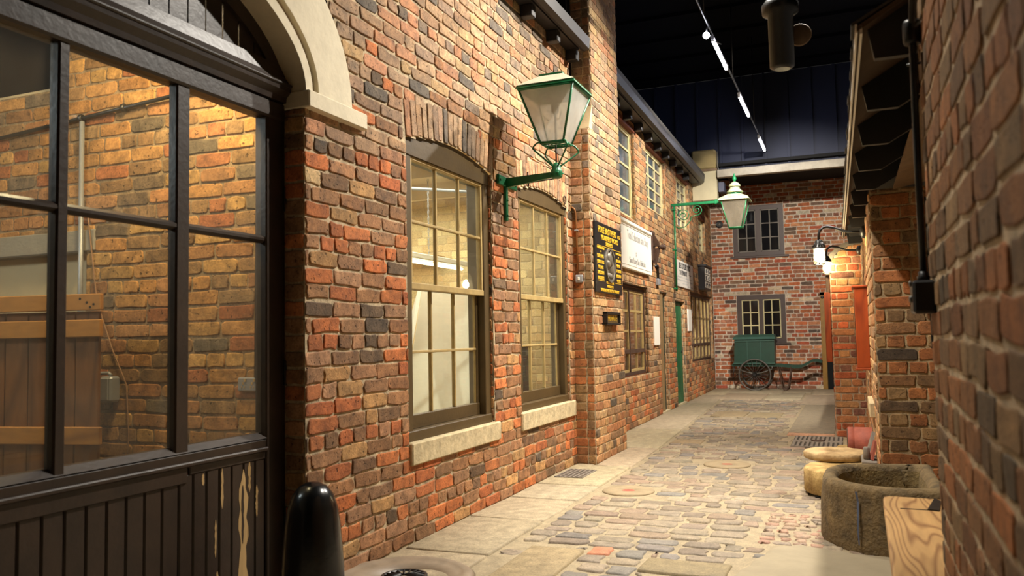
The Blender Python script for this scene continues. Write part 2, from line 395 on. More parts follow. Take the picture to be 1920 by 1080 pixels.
def cells_mesh(quads, cols, joint, prot, inset, jit, seed, chamfer=0.12, protj=0.25, sink=0.004):
    """rounded block in every quad (4 corners, (u,z)); returns local verts (u,d,z), faces, colours"""
    rs = np.random.RandomState(seed); Q = np.array(quads, dtype=float); n = len(Q)
    w = (np.linalg.norm(Q[:, 1]-Q[:, 0], axis=1)+np.linalg.norm(Q[:, 2]-Q[:, 3], axis=1))/2
    h = (np.linalg.norm(Q[:, 3]-Q[:, 0], axis=1)+np.linalg.norm(Q[:, 2]-Q[:, 1], axis=1))/2
    c = chamfer
    base = []
    for sx, sy in ((-1, -1), (1, -1), (1, 1), (-1, 1)):
        base.append((sx, sy))
    # 12 perimeter points: two per corner, one per mid edge
    P = np.array([(-1, -1+2*c), (-1+c, -1), (0, -1), (1-c, -1), (1, -1+2*c), (1, 0), (1, 1-2*c), (1-c, 1), (0, 1), (-1+c, 1), (-1, 1-2*c), (-1, 0)], float)
    K = len(P)
    ch = np.clip(rs.normal(1, 0.5, (n, K, 1)), 0.15, 2.2)
    sgn = np.sign(P)[None]; PP = sgn-(sgn-P[None])*ch
    rings = []
    jn = rs.normal(0, 1, (n, K, 2))*jit
    pr = prot*(1+rs.uniform(-protj, protj, n)*1.0)
    tilt = rs.normal(0, prot*0.12, (n, 2))
    hw = np.maximum(w/2-joint/2, 0.004); hh = np.maximum(h/2-joint/2, 0.004)
    for (ins, dep) in ((0.0, None), (inset*0.25, 0.75), (inset, 1.0)):
        ax = (PP[:, :, 0]*np.maximum(hw-ins, 0.002)[:, None]+jn[:, :, 0])/(w/2)[:, None]
        az = (PP[:, :, 1]*np.maximum(hh-ins, 0.002)[:, None]+jn[:, :, 1])/(h/2)[:, None]
        s = (ax+1)/2; t = (az+1)/2
        pos = (Q[:, None, 0]*((1-s)*(1-t))[..., None]+Q[:, None, 1]*(s*(1-t))[..., None]+Q[:, None, 2]*(s*t)[..., None]+Q[:, None, 3]*((1-s)*t)[..., None])
        d = np.full((n, K), -sink) if dep is None else (pr*dep)[:, None]+tilt[:, :1]*ax+tilt[:, 1:]*az
        rings.append(np.concatenate([pos[..., :1], d[..., None], pos[..., 1:]], axis=2))
    V = np.concatenate(rings, axis=1).reshape(-1, 3)
    f = []
    for r in range(2):
        for k in range(K): f.append((r*K+k, r*K+(k+1) % K, (r+1)*K+(k+1) % K, (r+1)*K+k))
    side = np.array(f); top = np.arange(2*K, 3*K)
    b = (np.arange(n)*3*K)[:, None, None]
    S = (side[None]+b).reshape(-1, 4); T = (top[None]+b[:, 0])
    C = np.repeat(np.array(cols, float), 3*K, axis=0); C = np.concatenate([C, np.ones((len(C), 1))], 1)
    return V, S, T, C

def masonry_object(name, fr, quads, cols, bedquads, bedcol, m, joint, prot, inset, jit, seed, wob=0.0, groups=None, parent=None, extra=None, **kw):
    V, S, T, C = cells_mesh(quads, cols, joint, prot, inset, jit, seed)
    Vs = [V]; Ss = [S.tolist()]; Ts = [T.tolist()]; Cs = [C]; nv = len(V)
    for (q2, c2, j2, p2, i2, t2) in (extra or []):
        V2, S2, T2, C2 = cells_mesh(q2, c2, j2, p2, i2, t2, seed+5, protj=0.1)
        Vs.append(V2); Ss.append((S2+nv).tolist()); Ts.append((T2+nv).tolist()); Cs.append(C2); nv += len(V2)
    V = np.concatenate(Vs); C = np.concatenate(Cs)
    if wob > 0:
        V[:, 2] += wob*(np.sin(V[:, 0]*2.3+seed)+0.6*np.sin(V[:, 0]*5.1+V[:, 2]*3)+0.4*np.sin(V[:, 2]*9+V[:, 0]*1.7))
    bv = []; bf = []
    for q in bedquads:
        b = nv+len(bv); bv += [(u, 0.0, z) for u, z in q]; bf.append((b, b+1, b+2, b+3))
    V = np.concatenate([V, np.array(bv)]); C = np.concatenate([C, np.tile(np.array(lin(bedcol)+(0.0,)), (len(bv), 1))])
    W = np.array(fr.o)[None]+V[:, :1]*np.array(fr.ux)[None]+V[:, 1:2]*np.array(fr.out)[None]+V[:, 2:]*np.array([[0, 0, 1.0]])
    flip = fr.ux.cross(Vector((0, 0, 1))).dot(fr.out) < 0
    faces = []
    smooth = []
    for s_, t_ in zip(Ss, Ts): faces += s_+t_; smooth += [True]*len(s_)+[False]*len(t_)
    smooth += [False]*len(bf); faces += bf
    if flip: faces = [tuple(reversed(f)) for f in faces]
    me = bpy.data.meshes.new(name)
    off = WLOC[parent.name] if parent is not None else Vector((W[:, 0].mean(), W[:, 1].mean(), W[:, 2].min()))
    me.from_pydata((W-np.array(off)).tolist(), [], [tuple(f) for f in faces]); me.polygons.foreach_set('use_smooth', smooth)
    ca = me.color_attributes.new('Col', 'FLOAT_COLOR', 'POINT'); ca.data.foreach_set('color', C.astype(np.float32).ravel())
    me.materials.append(m)
    o = bpy.data.objects.new(name, me); COL.objects.link(o); WLOC[o.name] = Vector(off)
    if parent is not None: o.parent = parent
    else: o.location = off
    return setp(o, **kw)

def brickwall(name, fr, u0, u1, z0, z1, rects=(), curve=None, pal=PAL_L, pal2=None, zmix=(2.2, 3.2), bed=(186, 166, 134), m=None, seed=1, course=0.0825, L=0.25, joint=0.011, prot=0.007,
              every=6, off=0.0, voussoirs=(), jit=0.0022, wob=0.0025, header_start=3, alt=False, label=None, parent=None, zoff=0.0, voids=()):
    rnd = random.Random(seed); m = m or M_BRICK
    quads = []; cols = []
    nrow = int(math.ceil((z1-z0)/course)); cuts = {}
    for k in range(nrow):
        za = z0+k*course+zoff; zb = min(z1, za+course)
        if zb-za < 0.025: continue
        head = (k % 2 == 0) if alt else (k % every == header_start)
        pitch = L/2 if head else L
        x = u0-off-(0 if head else (L/2 if k % 2 else 0.0))-(L/4 if head and not alt else 0)
        row = []
        while x < u1:
            p = pitch*rnd.uniform(0.95, 1.05)
            if not head and rnd.random() < 0.04: p = L/2
            a, b = max(x, u0), min(x+p, u1)
            if b-a > 0.03: row.append((a, b, za, zb))
            x += p
        for r in list(rects)+list(voids): row = subtract(row, r)
        if curve:
            iv = curve(za, zb)
            if iv: row = subtract(row, (iv[0], iv[1], za-1, zb+1))
        for (a, b, c, d) in row:
            if b-a < 0.025 or d-c < 0.02: continue
            quads.append([(a, c), (b, c), (b, d), (a, d)])
            pl = pal
            if pal2 and rnd.random() < min(1, max(0, (c-zmix[0])/(zmix[1]-zmix[0]))): pl = pal2
            cols.append(pick(pl, rnd))
    for vq in voussoirs:
        quads.append(vq); cols.append(pick(pal2 or pal, rnd))
    # mortar bed
    us = sorted({u0, u1, *[min(max(v, u0), u1) for r in rects for v in r[:2]]}); zs = {z0, z1, *[min(max(v, z0), z1) for r in rects for v in r[2:]]}
    if curve: zs |= set(np.linspace(z0, z1, 60).tolist())
    zs = sorted(zs); bedq = []
    for a, b in zip(us, us[1:]):
        for c, d in zip(zs, zs[1:]):
            if b-a < 1e-5 or d-c < 1e-5: continue
            mu, mz = (a+b)/2, (c+d)/2
            if any(r[0] < mu < r[1] and r[2] < mz < r[3] for r in rects): continue
            if curve:
                iv = curve(c, d)
                for (x0, x1, _, _) in (subtract([(a, b, c, d)], (iv[0], iv[1], c-1, d+1)) if iv else [(a, b, c, d)]):
                    bedq.append([(x0, c), (x1, c), (x1, d), (x0, d)])
            else: bedq.append([(a, c), (b, c), (b, d), (a, d)])
    return masonry_object(name, fr, quads, cols, bedq, bed, m, joint, prot, 0.0055, jit, seed, wob, parent=parent, kind='structure' if parent is None else None, label=label, cat='wall' if parent is None else None)
# ================================================================ frames of the place
FL = Fr((-2.435, 0, 0), (0, 1, 0), (1, 0, 0))                       # near left wall
FP = Fr((-2.24, 0, 0), (0, 1, 0), (1, 0, 0))                        # chimney breast, front
FPL = Fr((0, 7.45, 0), (1, 0, 0), (0, -1, 0))                       # chimney breast, cheek
FPU = Fr((0, 7.56, 0), (1, 0, 0), (0, -1, 0))
FF = Fr((-2.4553, 0, 0), (-0.0183, 1, 0), (1, 0.0183, 0))           # far left wall
FB = Fr((0, 18.45, 0), (1, 0, 0), (0, -1, 0))                       # back wall
FR = Fr((0.23, 0, 0), (0, 1, 0), (-1, 0, 0))                        # near right wall
FQ2 = Fr((0, 5.85, 0), (1, 0, 0), (0, -1, 0))                        # right pier
FS = Fr((0.152, 5.85, 0), (0, 1, 0), (-1, 0, 0))     # right recess wall
FQ1 = Fr((0, 10.15, 0), (1, 0, 0), (0, -1, 0))                      # far right pier
FQ1L = Fr((-0.19, 0, 0), (0, 1, 0), (-1, 0, 0))
FI = Fr((0, 3.42, 0), (1, 0, 0), (0, -1, 0))                        # wall inside the workshop

# ---------------------------------------------------------------- carriage arch
AC, AA, AB, AZ, AT = 1.6, 1.672, 0.60, 2.43, 0.41
def arch_pts(off, n=49):
    out = []
    for i in range(n):
        t = PI*i/(n-1); nx, nz = AB*math.cos(t), AA*math.sin(t); l = math.hypot(nx, nz)
        out.append((AC+AA*math.cos(t)+off*nx/l, AZ+AB*math.sin(t)+off*nz/l))
    return out
_outer = arch_pts(AT-0.01)
def arch_cut(za, zb):
    if za < 2.36: return (-0.072, 3.275)
    if za < 2.43: return (-0.45, 3.66)
    zs = za
    top = max(z for _, z in _outer)
    if zs >= top: return None
    best = None
    for (ua, z1), (ub, z2) in zip(_outer, _outer[1:]):
        if (z1-zs)*(z2-zs) <= 0 and ua > AC-0.01:
            best = ub+(ua-ub)*((zs-z2)/(z1-z2) if z1 != z2 else 0)
    return (2*AC-best, best) if best else None

def seg_arch(u0, u1, zs, rise):
    c, hw = (u0+u1)/2, (u1-u0)/2
    return lambda u: zs+rise*(1-((u-c)/hw)**2)
def win_rects(u0, u1, z0, f, n=10):
    e = (u1-u0)/n
    return [(u0+i*e, u0+(i+1)*e, z0, f(u0+(i+0.5)*e)) for i in range(n)]
def voussoir(u0, u1, f, h, n, spl=0.035):
    q = []
    for i in range(n):
        a, b = u0+(u1-u0)*i/n, u0+(u1-u0)*(i+1)/n
        A, B = u0-spl+(u1-u0+2*spl)*i/n, u0-spl+(u1-u0+2*spl)*(i+1)/n
        q.append([(a, f(a)), (b, f(b)), (B, f(b)+h), (A, f(a)+h)])
    return q
W1 = (4.275, 5.545, 0.585); f1 = seg_arch(4.275, 5.545, 2.42, 0.078)
W2 = (6.07, 7.31, 0.60); f2 = seg_arch(6.07, 7.31, 2.40, 0.078)
rects = win_rects(*W1[:2], W1[2], f1)+win_rects(*W2[:2], W2[2], f2)
VOID = [(4.238, 5.582, 2.41, 2.645), (4.5, 5.32, 2.6, 2.722), (6.033, 7.347, 2.39, 2.625), (6.3, 7.08, 2.6, 2.70)]

def left_wall():
    vs = voussoir(W1[0], W1[1], f1, 0.232, 18)+voussoir(W2[0], W2[1], f2, 0.232, 18)
    # bricks keep clear of the soldier arches, the mortar bed only of the openings
    return brickwall('wall_left', FL, -1.2, 7.46, 0, 3.97, rects=rects, voids=VOID, curve=arch_cut, pal=PAL_L, pal2=PAL_T, zmix=(1.9, 3.0), seed=11,
                     voussoirs=vs, off=0.10, header_start=2, label='near red brick wall with two sash windows and a carriage arch', jit=0.0038, prot=0.008)
left_wall()

# jamb of the carriage arch (brick return) and window reveals
def ret(name, o, ux, out, w, z0, z1, pal, seed, m=None, bed=(170, 150, 120), alt=True, lab=None):
    return brickwall(name, Fr(o, ux, out), 0, w, z0, z1, pal=pal, seed=seed, alt=alt, L=0.25, m=m, bed=bed, label=lab)
ret('wall_left_reveal', (-2.55, 3.275, 0), (1, 0, 0), (0, -1, 0), 0.12, 0, 2.345, PAL_L, 3, lab='narrow brick reveal at the side of the big glazed door')
for i, (u, zt, wn) in enumerate(((5.545, 2.42, 'first'), (7.31, 2.40, 'second'))):
    ret('wall_window_reveal', (-2.56, u, 0), (1, 0, 0), (0, -1, 0), 0.125, 0.6, zt, PAL_L, 20+i, lab='brick reveal inside the %s tall sash window opening' % wn)

# chimney breast
brickwall('wall_chimney_front', FP, 7.45, 8.56, 0, 3.20, pal=PAL_F, pal2=PAL_T, zmix=(1.4, 2.8), seed=31, label='front of the brick chimney breast carrying the black sign', every=3, header_start=1, jit=0.003)
brickwall('wall_chimney_front_upper', FP, 7.56, 8.56, 3.20, 6.0, pal=PAL_F, pal2=PAL_T, zmix=(2.4, 3.0), seed=32, label='upper chimney breast rising past the eaves gutter', every=3)
brickwall('wall_chimney_cheek', FPL, -2.435, -2.24, 0, 3.20, pal=PAL_P, pal2=PAL_T, zmix=(1.8, 3.2), seed=33, alt=True, L=0.24, label='narrow side cheek of the chimney breast beside the second sash window')
brickwall('wall_chimney_cheek_upper', FPU, -2.435, -2.24, 3.42, 6.0, pal=PAL_P, pal2=PAL_T, zmix=(2.0, 3.4), seed=34, alt=True, L=0.24, label='upper side cheek of the chimney breast behind the near lantern')
b = MB(); b.prism([(7.45, 3.20), (7.56, 3.45), (7.62, 3.45), (7.62, 3.20)], -2.44, -2.236, 'u')
# prism in 'u' takes (d,z) = (y,z)
b.build('trim_1', M_WEATHER, label='sloping weathering stone on the shoulder of the chimney breast', cat='stone', kind='structure')
b = MB(); b.box(-2.75, -2.25, 8.5, 8.55, 0, 6.0); b.box(-2.60, -2.445, 7.47, 8.5, 0, 6.0)
b.build('wall_chimney_core', MATS['dark_void'], label='core of the chimney breast', cat='wall', kind='structure')

# far left wall with its openings (u = distance along the wall)
UW = [(9.6, 10.98, 2.77, 4.02), (11.72, 13.22, 3.08, 4.04), (14.22, 15.55, 3.12, 4.06), (16.7, 17.6, 2.90, 3.62)]
LW = [(9.75, 11.62, 0.67, 1.875), (15.40, 18.30, 0.68, 2.0)]
DR = [(12.46, 13.10, 0.0, 1.865), (13.80, 14.70, 0.0, 1.77)]
brickwall('wall_left_far', FF, 8.5, 18.5, 0, 4.12, rects=UW+LW+DR, pal=PAL_F, pal2=PAL_L, zmix=(1.6, -0.2), seed=41, every=4, bed=(182, 158, 124), label='far left brick wall with two doors and rows of small-paned windows', jit=0.003)
k = 0
for (a, b_, c, d) in UW+LW+DR:
    p = FF.p(b_, -0.16, 0); k += 1
    ret('wall_left_far_reveal', p, (1, 0.0183, 0), (0.0183, -1, 0), 0.165, c, d, PAL_F, 50+k, lab='brick reveal %s in the far left wall' % ['of the first upper window', 'of the second upper window', 'of the third upper window', 'of the last upper window', 'of the shop window', 'of the corner window', 'of the brown doorway', 'of the green doorway'][k-1])
# soffits and sills of those openings
b = MB(FF)
for (a, b_, c, d) in LW+DR: b.box(a, b_, -0.16, 0.0, d, d+0.02)
b.build('trim_2', M_RUST, label='lintel soffits over the far doors and windows', cat='lintel', kind='structure')

brickwall('wall_back', FB, -2.78, 1.2, 0, 4.6, rects=[(-2.30, -1.235, 2.88, 3.99), (-2.27, -1.26, 0.99, 2.03), (-0.55, -0.08, 0, 2.04)], pal=PAL_B, bed=(198, 182, 164), m=M_BRICKB, seed=61, L=0.26, course=0.0845, joint=0.018, prot=0.006, label='red brick end wall behind the green handcart', every=5)
# right-hand side
brickwall('wall_right', FR, -0.6, 2.752, 0, 3.4, pal=PAL_R, bed=(204, 182, 150), m=M_BRICKR, seed=71, L=0.235, course=0.084, joint=0.014, prot=0.0045, label='dark brick wall close on the right with the switch box', jit=0.004, every=4, wob=0.004)
b = MB(); b.box(0.232, 0.5, -0.6, 2.745, 0, 3.4); b.box(0.72, 0.8, 2.7, 5.9, 0, 2.4); b.build('wall_right_core', M_LINTEL, label='body of the near right wall', cat='wall', kind='structure')
brickwall('wall_right_pier', FQ2, 0.152, 0.78, 0, 2.13, pal=PAL_P, bed=(176, 152, 116), m=M_BRICKR, seed=72, L=0.235, course=0.084, joint=0.012, prot=0.006, alt=False, every=2, header_start=1, label='brick pier under the canopy behind the stone trough', jit=0.003)
brickwall('wall_right_recess', FS, 0, 4.31, 0, 2.12, pal=PAL_F, bed=(180, 150, 110), m=M_BRICKR, seed=73, joint=0.013, prot=0.008, label='brick wall carrying the two swan-neck lamps', jit=0.004)
def pier_cut(za, zb):
    z = (za+zb)/2
    if z < 1.93: return None
    # rounded shoulder: quarter ellipse from (-0.19, 1.93) to (0.16, 2.20)
    t = min(1.0, (z-1.93)/0.27); return (-0.3, 0.16-0.35*math.sqrt(max(0, 1-t*t)))
brickwall('wall_right_far', FQ1, -0.19, 0.17, 0, 2.2, curve=pier_cut, pal=[((176, 88, 60), 22), ((158, 76, 54), 18), ((170, 116, 84), 14), ((126, 84, 76), 12), ((188, 140, 100), 10)], bed=(178, 156, 130), m=M_BRICKB, seed=74, L=0.25, joint=0.014, prot=0.008, every=2, header_start=1, label='far brick pier with a rounded shoulder beside the end doorway')
brickwall('wall_right_far_side', FQ1L, 10.15, 18.45, 0, 1.93, pal=PAL_B, bed=(170, 150, 130), m=M_BRICKB, seed=75, label='side of the far brick pier running to the end wall')
sh = [(-0.19, 1.86)]+[(0.16-0.35*math.cos(t), 1.93+0.27*math.sin(t)) for t in [PI/2*i/12 for i in range(13)]]
so = [(-0.245, 1.86)]+[(0.16-0.40*math.cos(t), 1.93+0.325*math.sin(t)) for t in [PI/2*i/12 for i in range(13)]]
b = MB(FQ1); b.band(sh, so, -0.6, 0.03); b.build('trim_3', M_LEAD, label='grey curved coping over the shoulder of the far pier', cat='coping', kind='structure')

# ---------------------------------------------------------------- carriage arch stone, impost, sills
def arch_stone():
    b = MB(FL)
    n = 49
    def s(o0, o1, d0, d1): b.band(arch_pts(o0, n), arch_pts(o1, n), d0, d1)
    s(0.0, 0.055, -0.20, 0.018); s(0.055, 0.075, -0.20, 0.004); s(0.075, 0.095, -0.20, -0.012); s(0.095, AT-0.03, -0.20, 0.026); s(AT-0.03, AT, -0.2, 0.014)
    o = b.build('trim_4', M_ARCH, label='cream stone arch over the big glazed door', cat='arch', kind='structure')
    b = MB(FL)
    for s_ in (1, -1):
        a, c = (3.262, 3.785) if s_ == 1 else (2*AC-3.785, 2*AC-3.262)
        b.bbox(a, c, -0.2, 0.045, 2.345, 2.432, 0.006)
    b.build('trim_5', M_ARCH, label='cream impost stones under the ends of the arch', cat='stone', kind='structure')
arch_stone()
def sill(n, a, c, z0, z1, lab):
    b = MB(FL); b.bbox(a, c, -0.09, 0.028, z0, z1, 0.008); b.build('trim_%d' % n, M_SILL, label=lab, cat='sill', kind='structure')
sill(6, 4.275, 5.60, 0.455, 0.588, 'chipped stone sill under the first tall sash window')
sill(7, 6.04, 7.40, 0.462, 0.605, 'chipped stone sill under the second sash window next to the chimney breast')

# ---------------------------------------------------------------- floor
def floor():
    rnd = random.Random(5)
    kerb = lambda y: -1.88 if y < 8 else -1.88-(y-8)*0.048
    SP = [(138, 125, 106), (132, 119, 102), (144, 130, 108), (120, 113, 104), (138, 119, 100), (128, 115, 98), (148, 134, 112)]
    FLG = [(154, 139, 114), (161, 145, 118), (148, 133, 110), (158, 143, 119)]
    def c(p, k=0.12):
        q = rnd.uniform(1-k, 1+k); return tuple(x*q*rnd.uniform(0.98, 1.02) for x in lin(rnd.choice(p)))
    sett, setc, flag, flc = [], [], [], []
    def F(x0, x1, y0, y1, col=None):
        flag.append([(x0, y0), (x1, y0), (x1, y1), (x0, y1)]); flc.append(c(col or FLG, 0.06))
    ys = [2.1, 3.18, 4.17, 5.05, 5.76, 6.34, 7.36, 8.6, 10.4, 12.3, 14.4, 16.4, 18.4]
    for y0, y1 in zip(ys, ys[1:]):
        a0, a1 = kerb(y0), kerb(y1); w = -2.43 if y1 < 8 else -2.44-(y0-8.5)*0.0183-0.17
        if y0 > 6.4 and y1 < 8.7: w = -2.24
        flag.append([(w, y0), (a0, y0), (a1, y1), (w, y1)]); flc.append(c(FLG, 0.07))
    F(-2.43, -2.25, 6.36, 7.44)
    SL = [(-1.74, -1.41, 3.5, 4.46), (-1.06, -0.6, 4.14, 4.42), (-1.95, -1.45, 12.2, 13.0), (-1.42, -0.95, 12.15, 12.9), (-1.9, -1.55, 9.1, 9.45)]
    for s in SL: F(*s, col=[(140, 124, 96), (148, 130, 100)])
    F(-0.74, -0.2, 10.35, 14.4, col=[(136, 122, 102)]); F(-0.74, -0.2, 10.12, 10.33, col=[(186, 140, 110)])
    F(-2.4, -1.5, 15.3, 16.9); F(-1.48, -0.85, 15.3, 16.2); F(-1.48, -0.85, 16.22, 17.2); F(-0.83, -0.2, 14.5, 16.6); F(-2.45, -1.3, 16.92, 18.4); F(-1.28, -0.75, 17.22, 18.4); F(-0.73, 0.3, 16.62, 18.4)
    ex = SL+[(-1.85, -1.41, 6.03, 6.47), (-1.31, -0.87, 7.53, 7.97), (-0.76, 0, 10.1, 14.4), (-0.64, -0.1, 9.12, 10.03), (-0.55, 0.7, 2, 4.6), (-0.8, 0.7, 2, 3.6), (-0.56, -0.2, 4.9, 5.75)]
    y = 2.2
    while y < 15.25:
        h = rnd.uniform(0.13, 0.18); x = kerb(y)+rnd.uniform(0.0, 0.05); lim = -0.18 if y < 8.8 else (-0.15 if y < 10.1 else -0.72)
        if y < 8.7: lim = 0.2 if y > 4.8 else 0.42
        while x < lim-0.05:
            w = rnd.uniform(0.12, 0.27); w = min(w, lim-x)
            for (a, b, cc, d) in [(x, x+w, y, y+h)]:
                mx, my = (a+b)/2, (cc+d)/2
                hit = any(e[0]-0.03 < mx < e[1]+0.03 and e[2]-0.02 < my < e[3]+0.02 for e in ex)
                if not hit:
                    row = [(a, b, cc, d)]
                    for e in ex: row = subtract(row, e)
                    for (a2, b2, c2, d2) in row:
                        if b2-a2 < 0.05 or d2-c2 < 0.05: continue
                        j = lambda: rnd.uniform(-0.012, 0.012)
                        sett.append([(a2+j(), c2+j()), (b2+j(), c2+j()), (b2+j(), d2+j()), (a2+j(), d2+j())])
                        setc.append(c([(170, 114, 86)], 0.1) if rnd.random() < 0.006 else c(SP, 0.14))
            x += w
        y += h
    yy = 4.92
    while yy < 5.72:
        xx = -0.55
        while xx < -0.22:
            w = rnd.uniform(0.07, 0.12); sett.append([(xx, yy), (xx+w, yy), (xx+w, yy+0.09), (xx, yy+0.09)]); setc.append(c([(158, 124, 104), (150, 128, 108), (160, 134, 112), (146, 130, 112)], 0.1)); xx += w
        yy += 0.095
    class Ground(Fr):
        pass
    # masonry_object expects (u, d, z): here u = X, d = up, third = Y
    V, S, T, C = cells_mesh(sett, setc, 0.026, 0.009, 0.014, 0.006, 9, chamfer=0.19, protj=0.5)
    V2, S2, T2, C2 = cells_mesh(flag, flc, 0.016, 0.012, 0.012, 0.004, 10, chamfer=0.03, protj=0.25)
    n1 = len(V); n2 = n1+len(V2)
    bed = np.array([(-3.2, 0, 0), (1.3, 0, 0), (1.3, 0, 19.5), (-3.2, 0, 19.5)], float)
    # fine bed so that it undulates a little
    VV = np.concatenate([V, V2, bed]); CC = np.concatenate([C, C2, np.tile(np.array(lin((152, 137, 110))+(0.0,)), (4, 1))])
    P = np.stack([VV[:, 0], VV[:, 2], VV[:, 1]], axis=1)
    fs = [tuple(f) for f in S.tolist()+T.tolist()]+[tuple(f) for f in (S2+n1).tolist()+(T2+n1).tolist()]+[(n2, n2+1, n2+2, n2+3)]
    me = bpy.data.meshes.new('floor'); me.from_pydata(P.tolist(), [], fs)
    me.polygons.foreach_set('use_smooth', [True]*(len(fs)-1)+[False])
    ca = me.color_attributes.new('Col', 'FLOAT_COLOR', 'POINT'); ca.data.foreach_set('color', CC.astype(np.float32).ravel())
    me.materials.append(M_STONE)
    o = bpy.data.objects.new('floor', me); COL.objects.link(o); WLOC['floor'] = Vector((0, 0, 0))
    setp(o, 'alley floor of worn setts with sandy joints and a strip of flagstones', 'floor', kind='structure')
    ol = [(-0.86, 2.2), (-0.84, 3.0), (-0.74, 3.7), (-0.60, 4.2), (-0.50, 4.62), (-0.42, 4.86), (-0.30, 4.95), (-0.16, 4.90), (0.0, 4.85), (0.3, 4.8), (0.62, 4.8), (0.65, 3.6), (0.65, 2.2)]
    rr = random.Random(8); pts = []
    for (p, q) in zip(ol, ol[1:]+ol[:1]):
        for i in range(5): t_ = i/5; pts.append((p[0]+(q[0]-p[0])*t_+rr.uniform(-.012, .012), p[1]+(q[1]-p[1])*t_+rr.uniform(-.012, .012)))
    n = len(pts); c0 = (0.0, 3.5); vs = []
    for k_, z in ((1.0, 0.002), (0.975, 0.014), (0.9, 0.020), (0.6, 0.024)): vs += [(c0[0]+(x-c0[0])*k_, c0[1]+(y-c0[1])*k_, z+0.004*math.sin(9*x*k_+5*y)) for x, y in pts]
    b = MB(); b.add(vs, [(i*n+j, i*n+(j+1) % n, (i+1)*n+(j+1) % n, (i+1)*n+j) for i in range(3) for j in range(n)]+[tuple(3*n+j for j in range(n))], True)
    b.build('concrete_apron', mat('apron_concrete', (150, 137, 112), 0.85, noise=0.14, nscale=6, bump=0.35, bscale=22), o)
    for (x, y_, r) in ((-1.63, 6.25, 0.20), (-1.09, 7.75, 0.21)):
        b = MB(); b.lathe((x, y_, 0), [(0.055, 0.004), (0.06, 0.013), (r-0.01, 0.014), (r, 0.006), (r, -0.003)], 32); b.build('inset_stone', mat('inset_stone', (150, 132, 102), 0.85, noise=0.2, nscale=9, bump=0.3), o)
        b = MB(); b.lathe((x, y_, 0), [(0.05, -0.002), (0.05, 0.009)], 16); b.build('brick_plug', M_TERRA, o)
floor()

# ---------------------------------------------------------------- ceiling, roofs, eaves
b = MB(); b.box(-6.5, 4.0, -3, 16.2, 6.2, 6.3)
for i in range(16): b.box(-6.5, 4.0, 0.5+i, 0.56+i, 6.14, 6.2)
b.build('ceiling', M_CEIL, label='dark navy ceiling high over the alley', cat='ceiling', kind='structure')
b = MB(); b.box(-6.5, 4.0, 16.22, 16.27, 4.30, 6.2)
for i in range(22): b.box(-6.0+i*0.42, -5.95+i*0.42, 16.18, 16.22, 4.30, 6.2)
b.build('wall_cladding', M_CLAD, label='blue ribbed cladding above the far pale beam', cat='cladding', kind='structure')
b = MB(); b.bbox(-2.24, 0.6, 15.9, 16.05, 4.20, 4.345, 0.006); b.build('trim_8', M_BEAM, label='pale beam spanning the far end of the alley', cat='beam', kind='structure')
b = MB(); b.box(-2.24, 4.0, 16.06, 18.6, 4.44, 4.5); b.build('ceiling_end', M_DARK, label='dark ceiling over the end wall', cat='ceiling', kind='structure')
b = MB(); b.prism([(-2.28, 4.04), (-4.9, 5.7), (-4.9, 5.8), (-2.28, 4.12)], -1.2, 7.44, 'd'); b.build('roof_near', M_SLATE, label='dark slate roof above the near left wall', cat='roof', kind='structure')
b = MB(FF); b.prism([(0.26, 4.22), (-2.6, 5.9), (-2.6, 6.0), (0.26, 4.30)], 8.6, 16.0, 'u'); b.build('roof_far', M_SLATE, label='dark slate roof above the far left wall', cat='roof', kind='structure')
b = MB(); b.box(4.0, 4.05, -3, 18.7, 0, 6.3); b.box(-6.5, 4.0, 18.62, 18.67, 0, 6.3); b.box(0.9, 4.0, 18.5, 18.6, 0, 6.3); b.box(-6.55, -6.5, -3, 18.7, 0, 6.3); b.box(-6.5, 4.0, -3.05, -3, 0, 6.3)
b.build('wall_hall', M_DARK, label='dark outer walls of the hall around the alley', cat='wall', kind='structure')
def eave(fr, u0, u1, z, dsof, dg, tails, lab, n):
    t = thing('eaves_gutter', fr.p((u0+u1)/2, 0.1, z-0.1), lab, 'gutter', 'eaves gutters on the left')
    b = MB(fr); b.box(u0, u1, 0.012, dsof, z, z+0.02); b.build('soffit_board', M_EAVE, t)
    b = MB(fr); pr = [(dsof+0.01, z+0.10), (dsof, z+0.02), (dsof+0.02, z-0.005), (dsof+dg*0.5, z-0.02), (dsof+dg-0.01, z), (dsof+dg, z+0.10)]
    b.prism(pr, u0, u1, 'u'); b.build('gutter', M_GUTTER, t)
    for u in tails:
        b = MB(fr); b.bbox(u-0.042, u+0.042, 0.012, 0.12, z-0.105, z, 0.006); b.build('rafter_tail', M_EAVE, t)
    return t
eave(FL, -1.2, 7.42, 3.955, 0.13, 0.11, [4.32, 4.95, 5.58, 6.22, 6.85, 7.40], 'black eaves gutter above the near sash windows', 0)
eave(FF, 8.58, 15.9, 4.125, 0.16, 0.11, [9.05+0.655*i for i in range(10)], 'black eaves gutter above the far upper windows', 1)
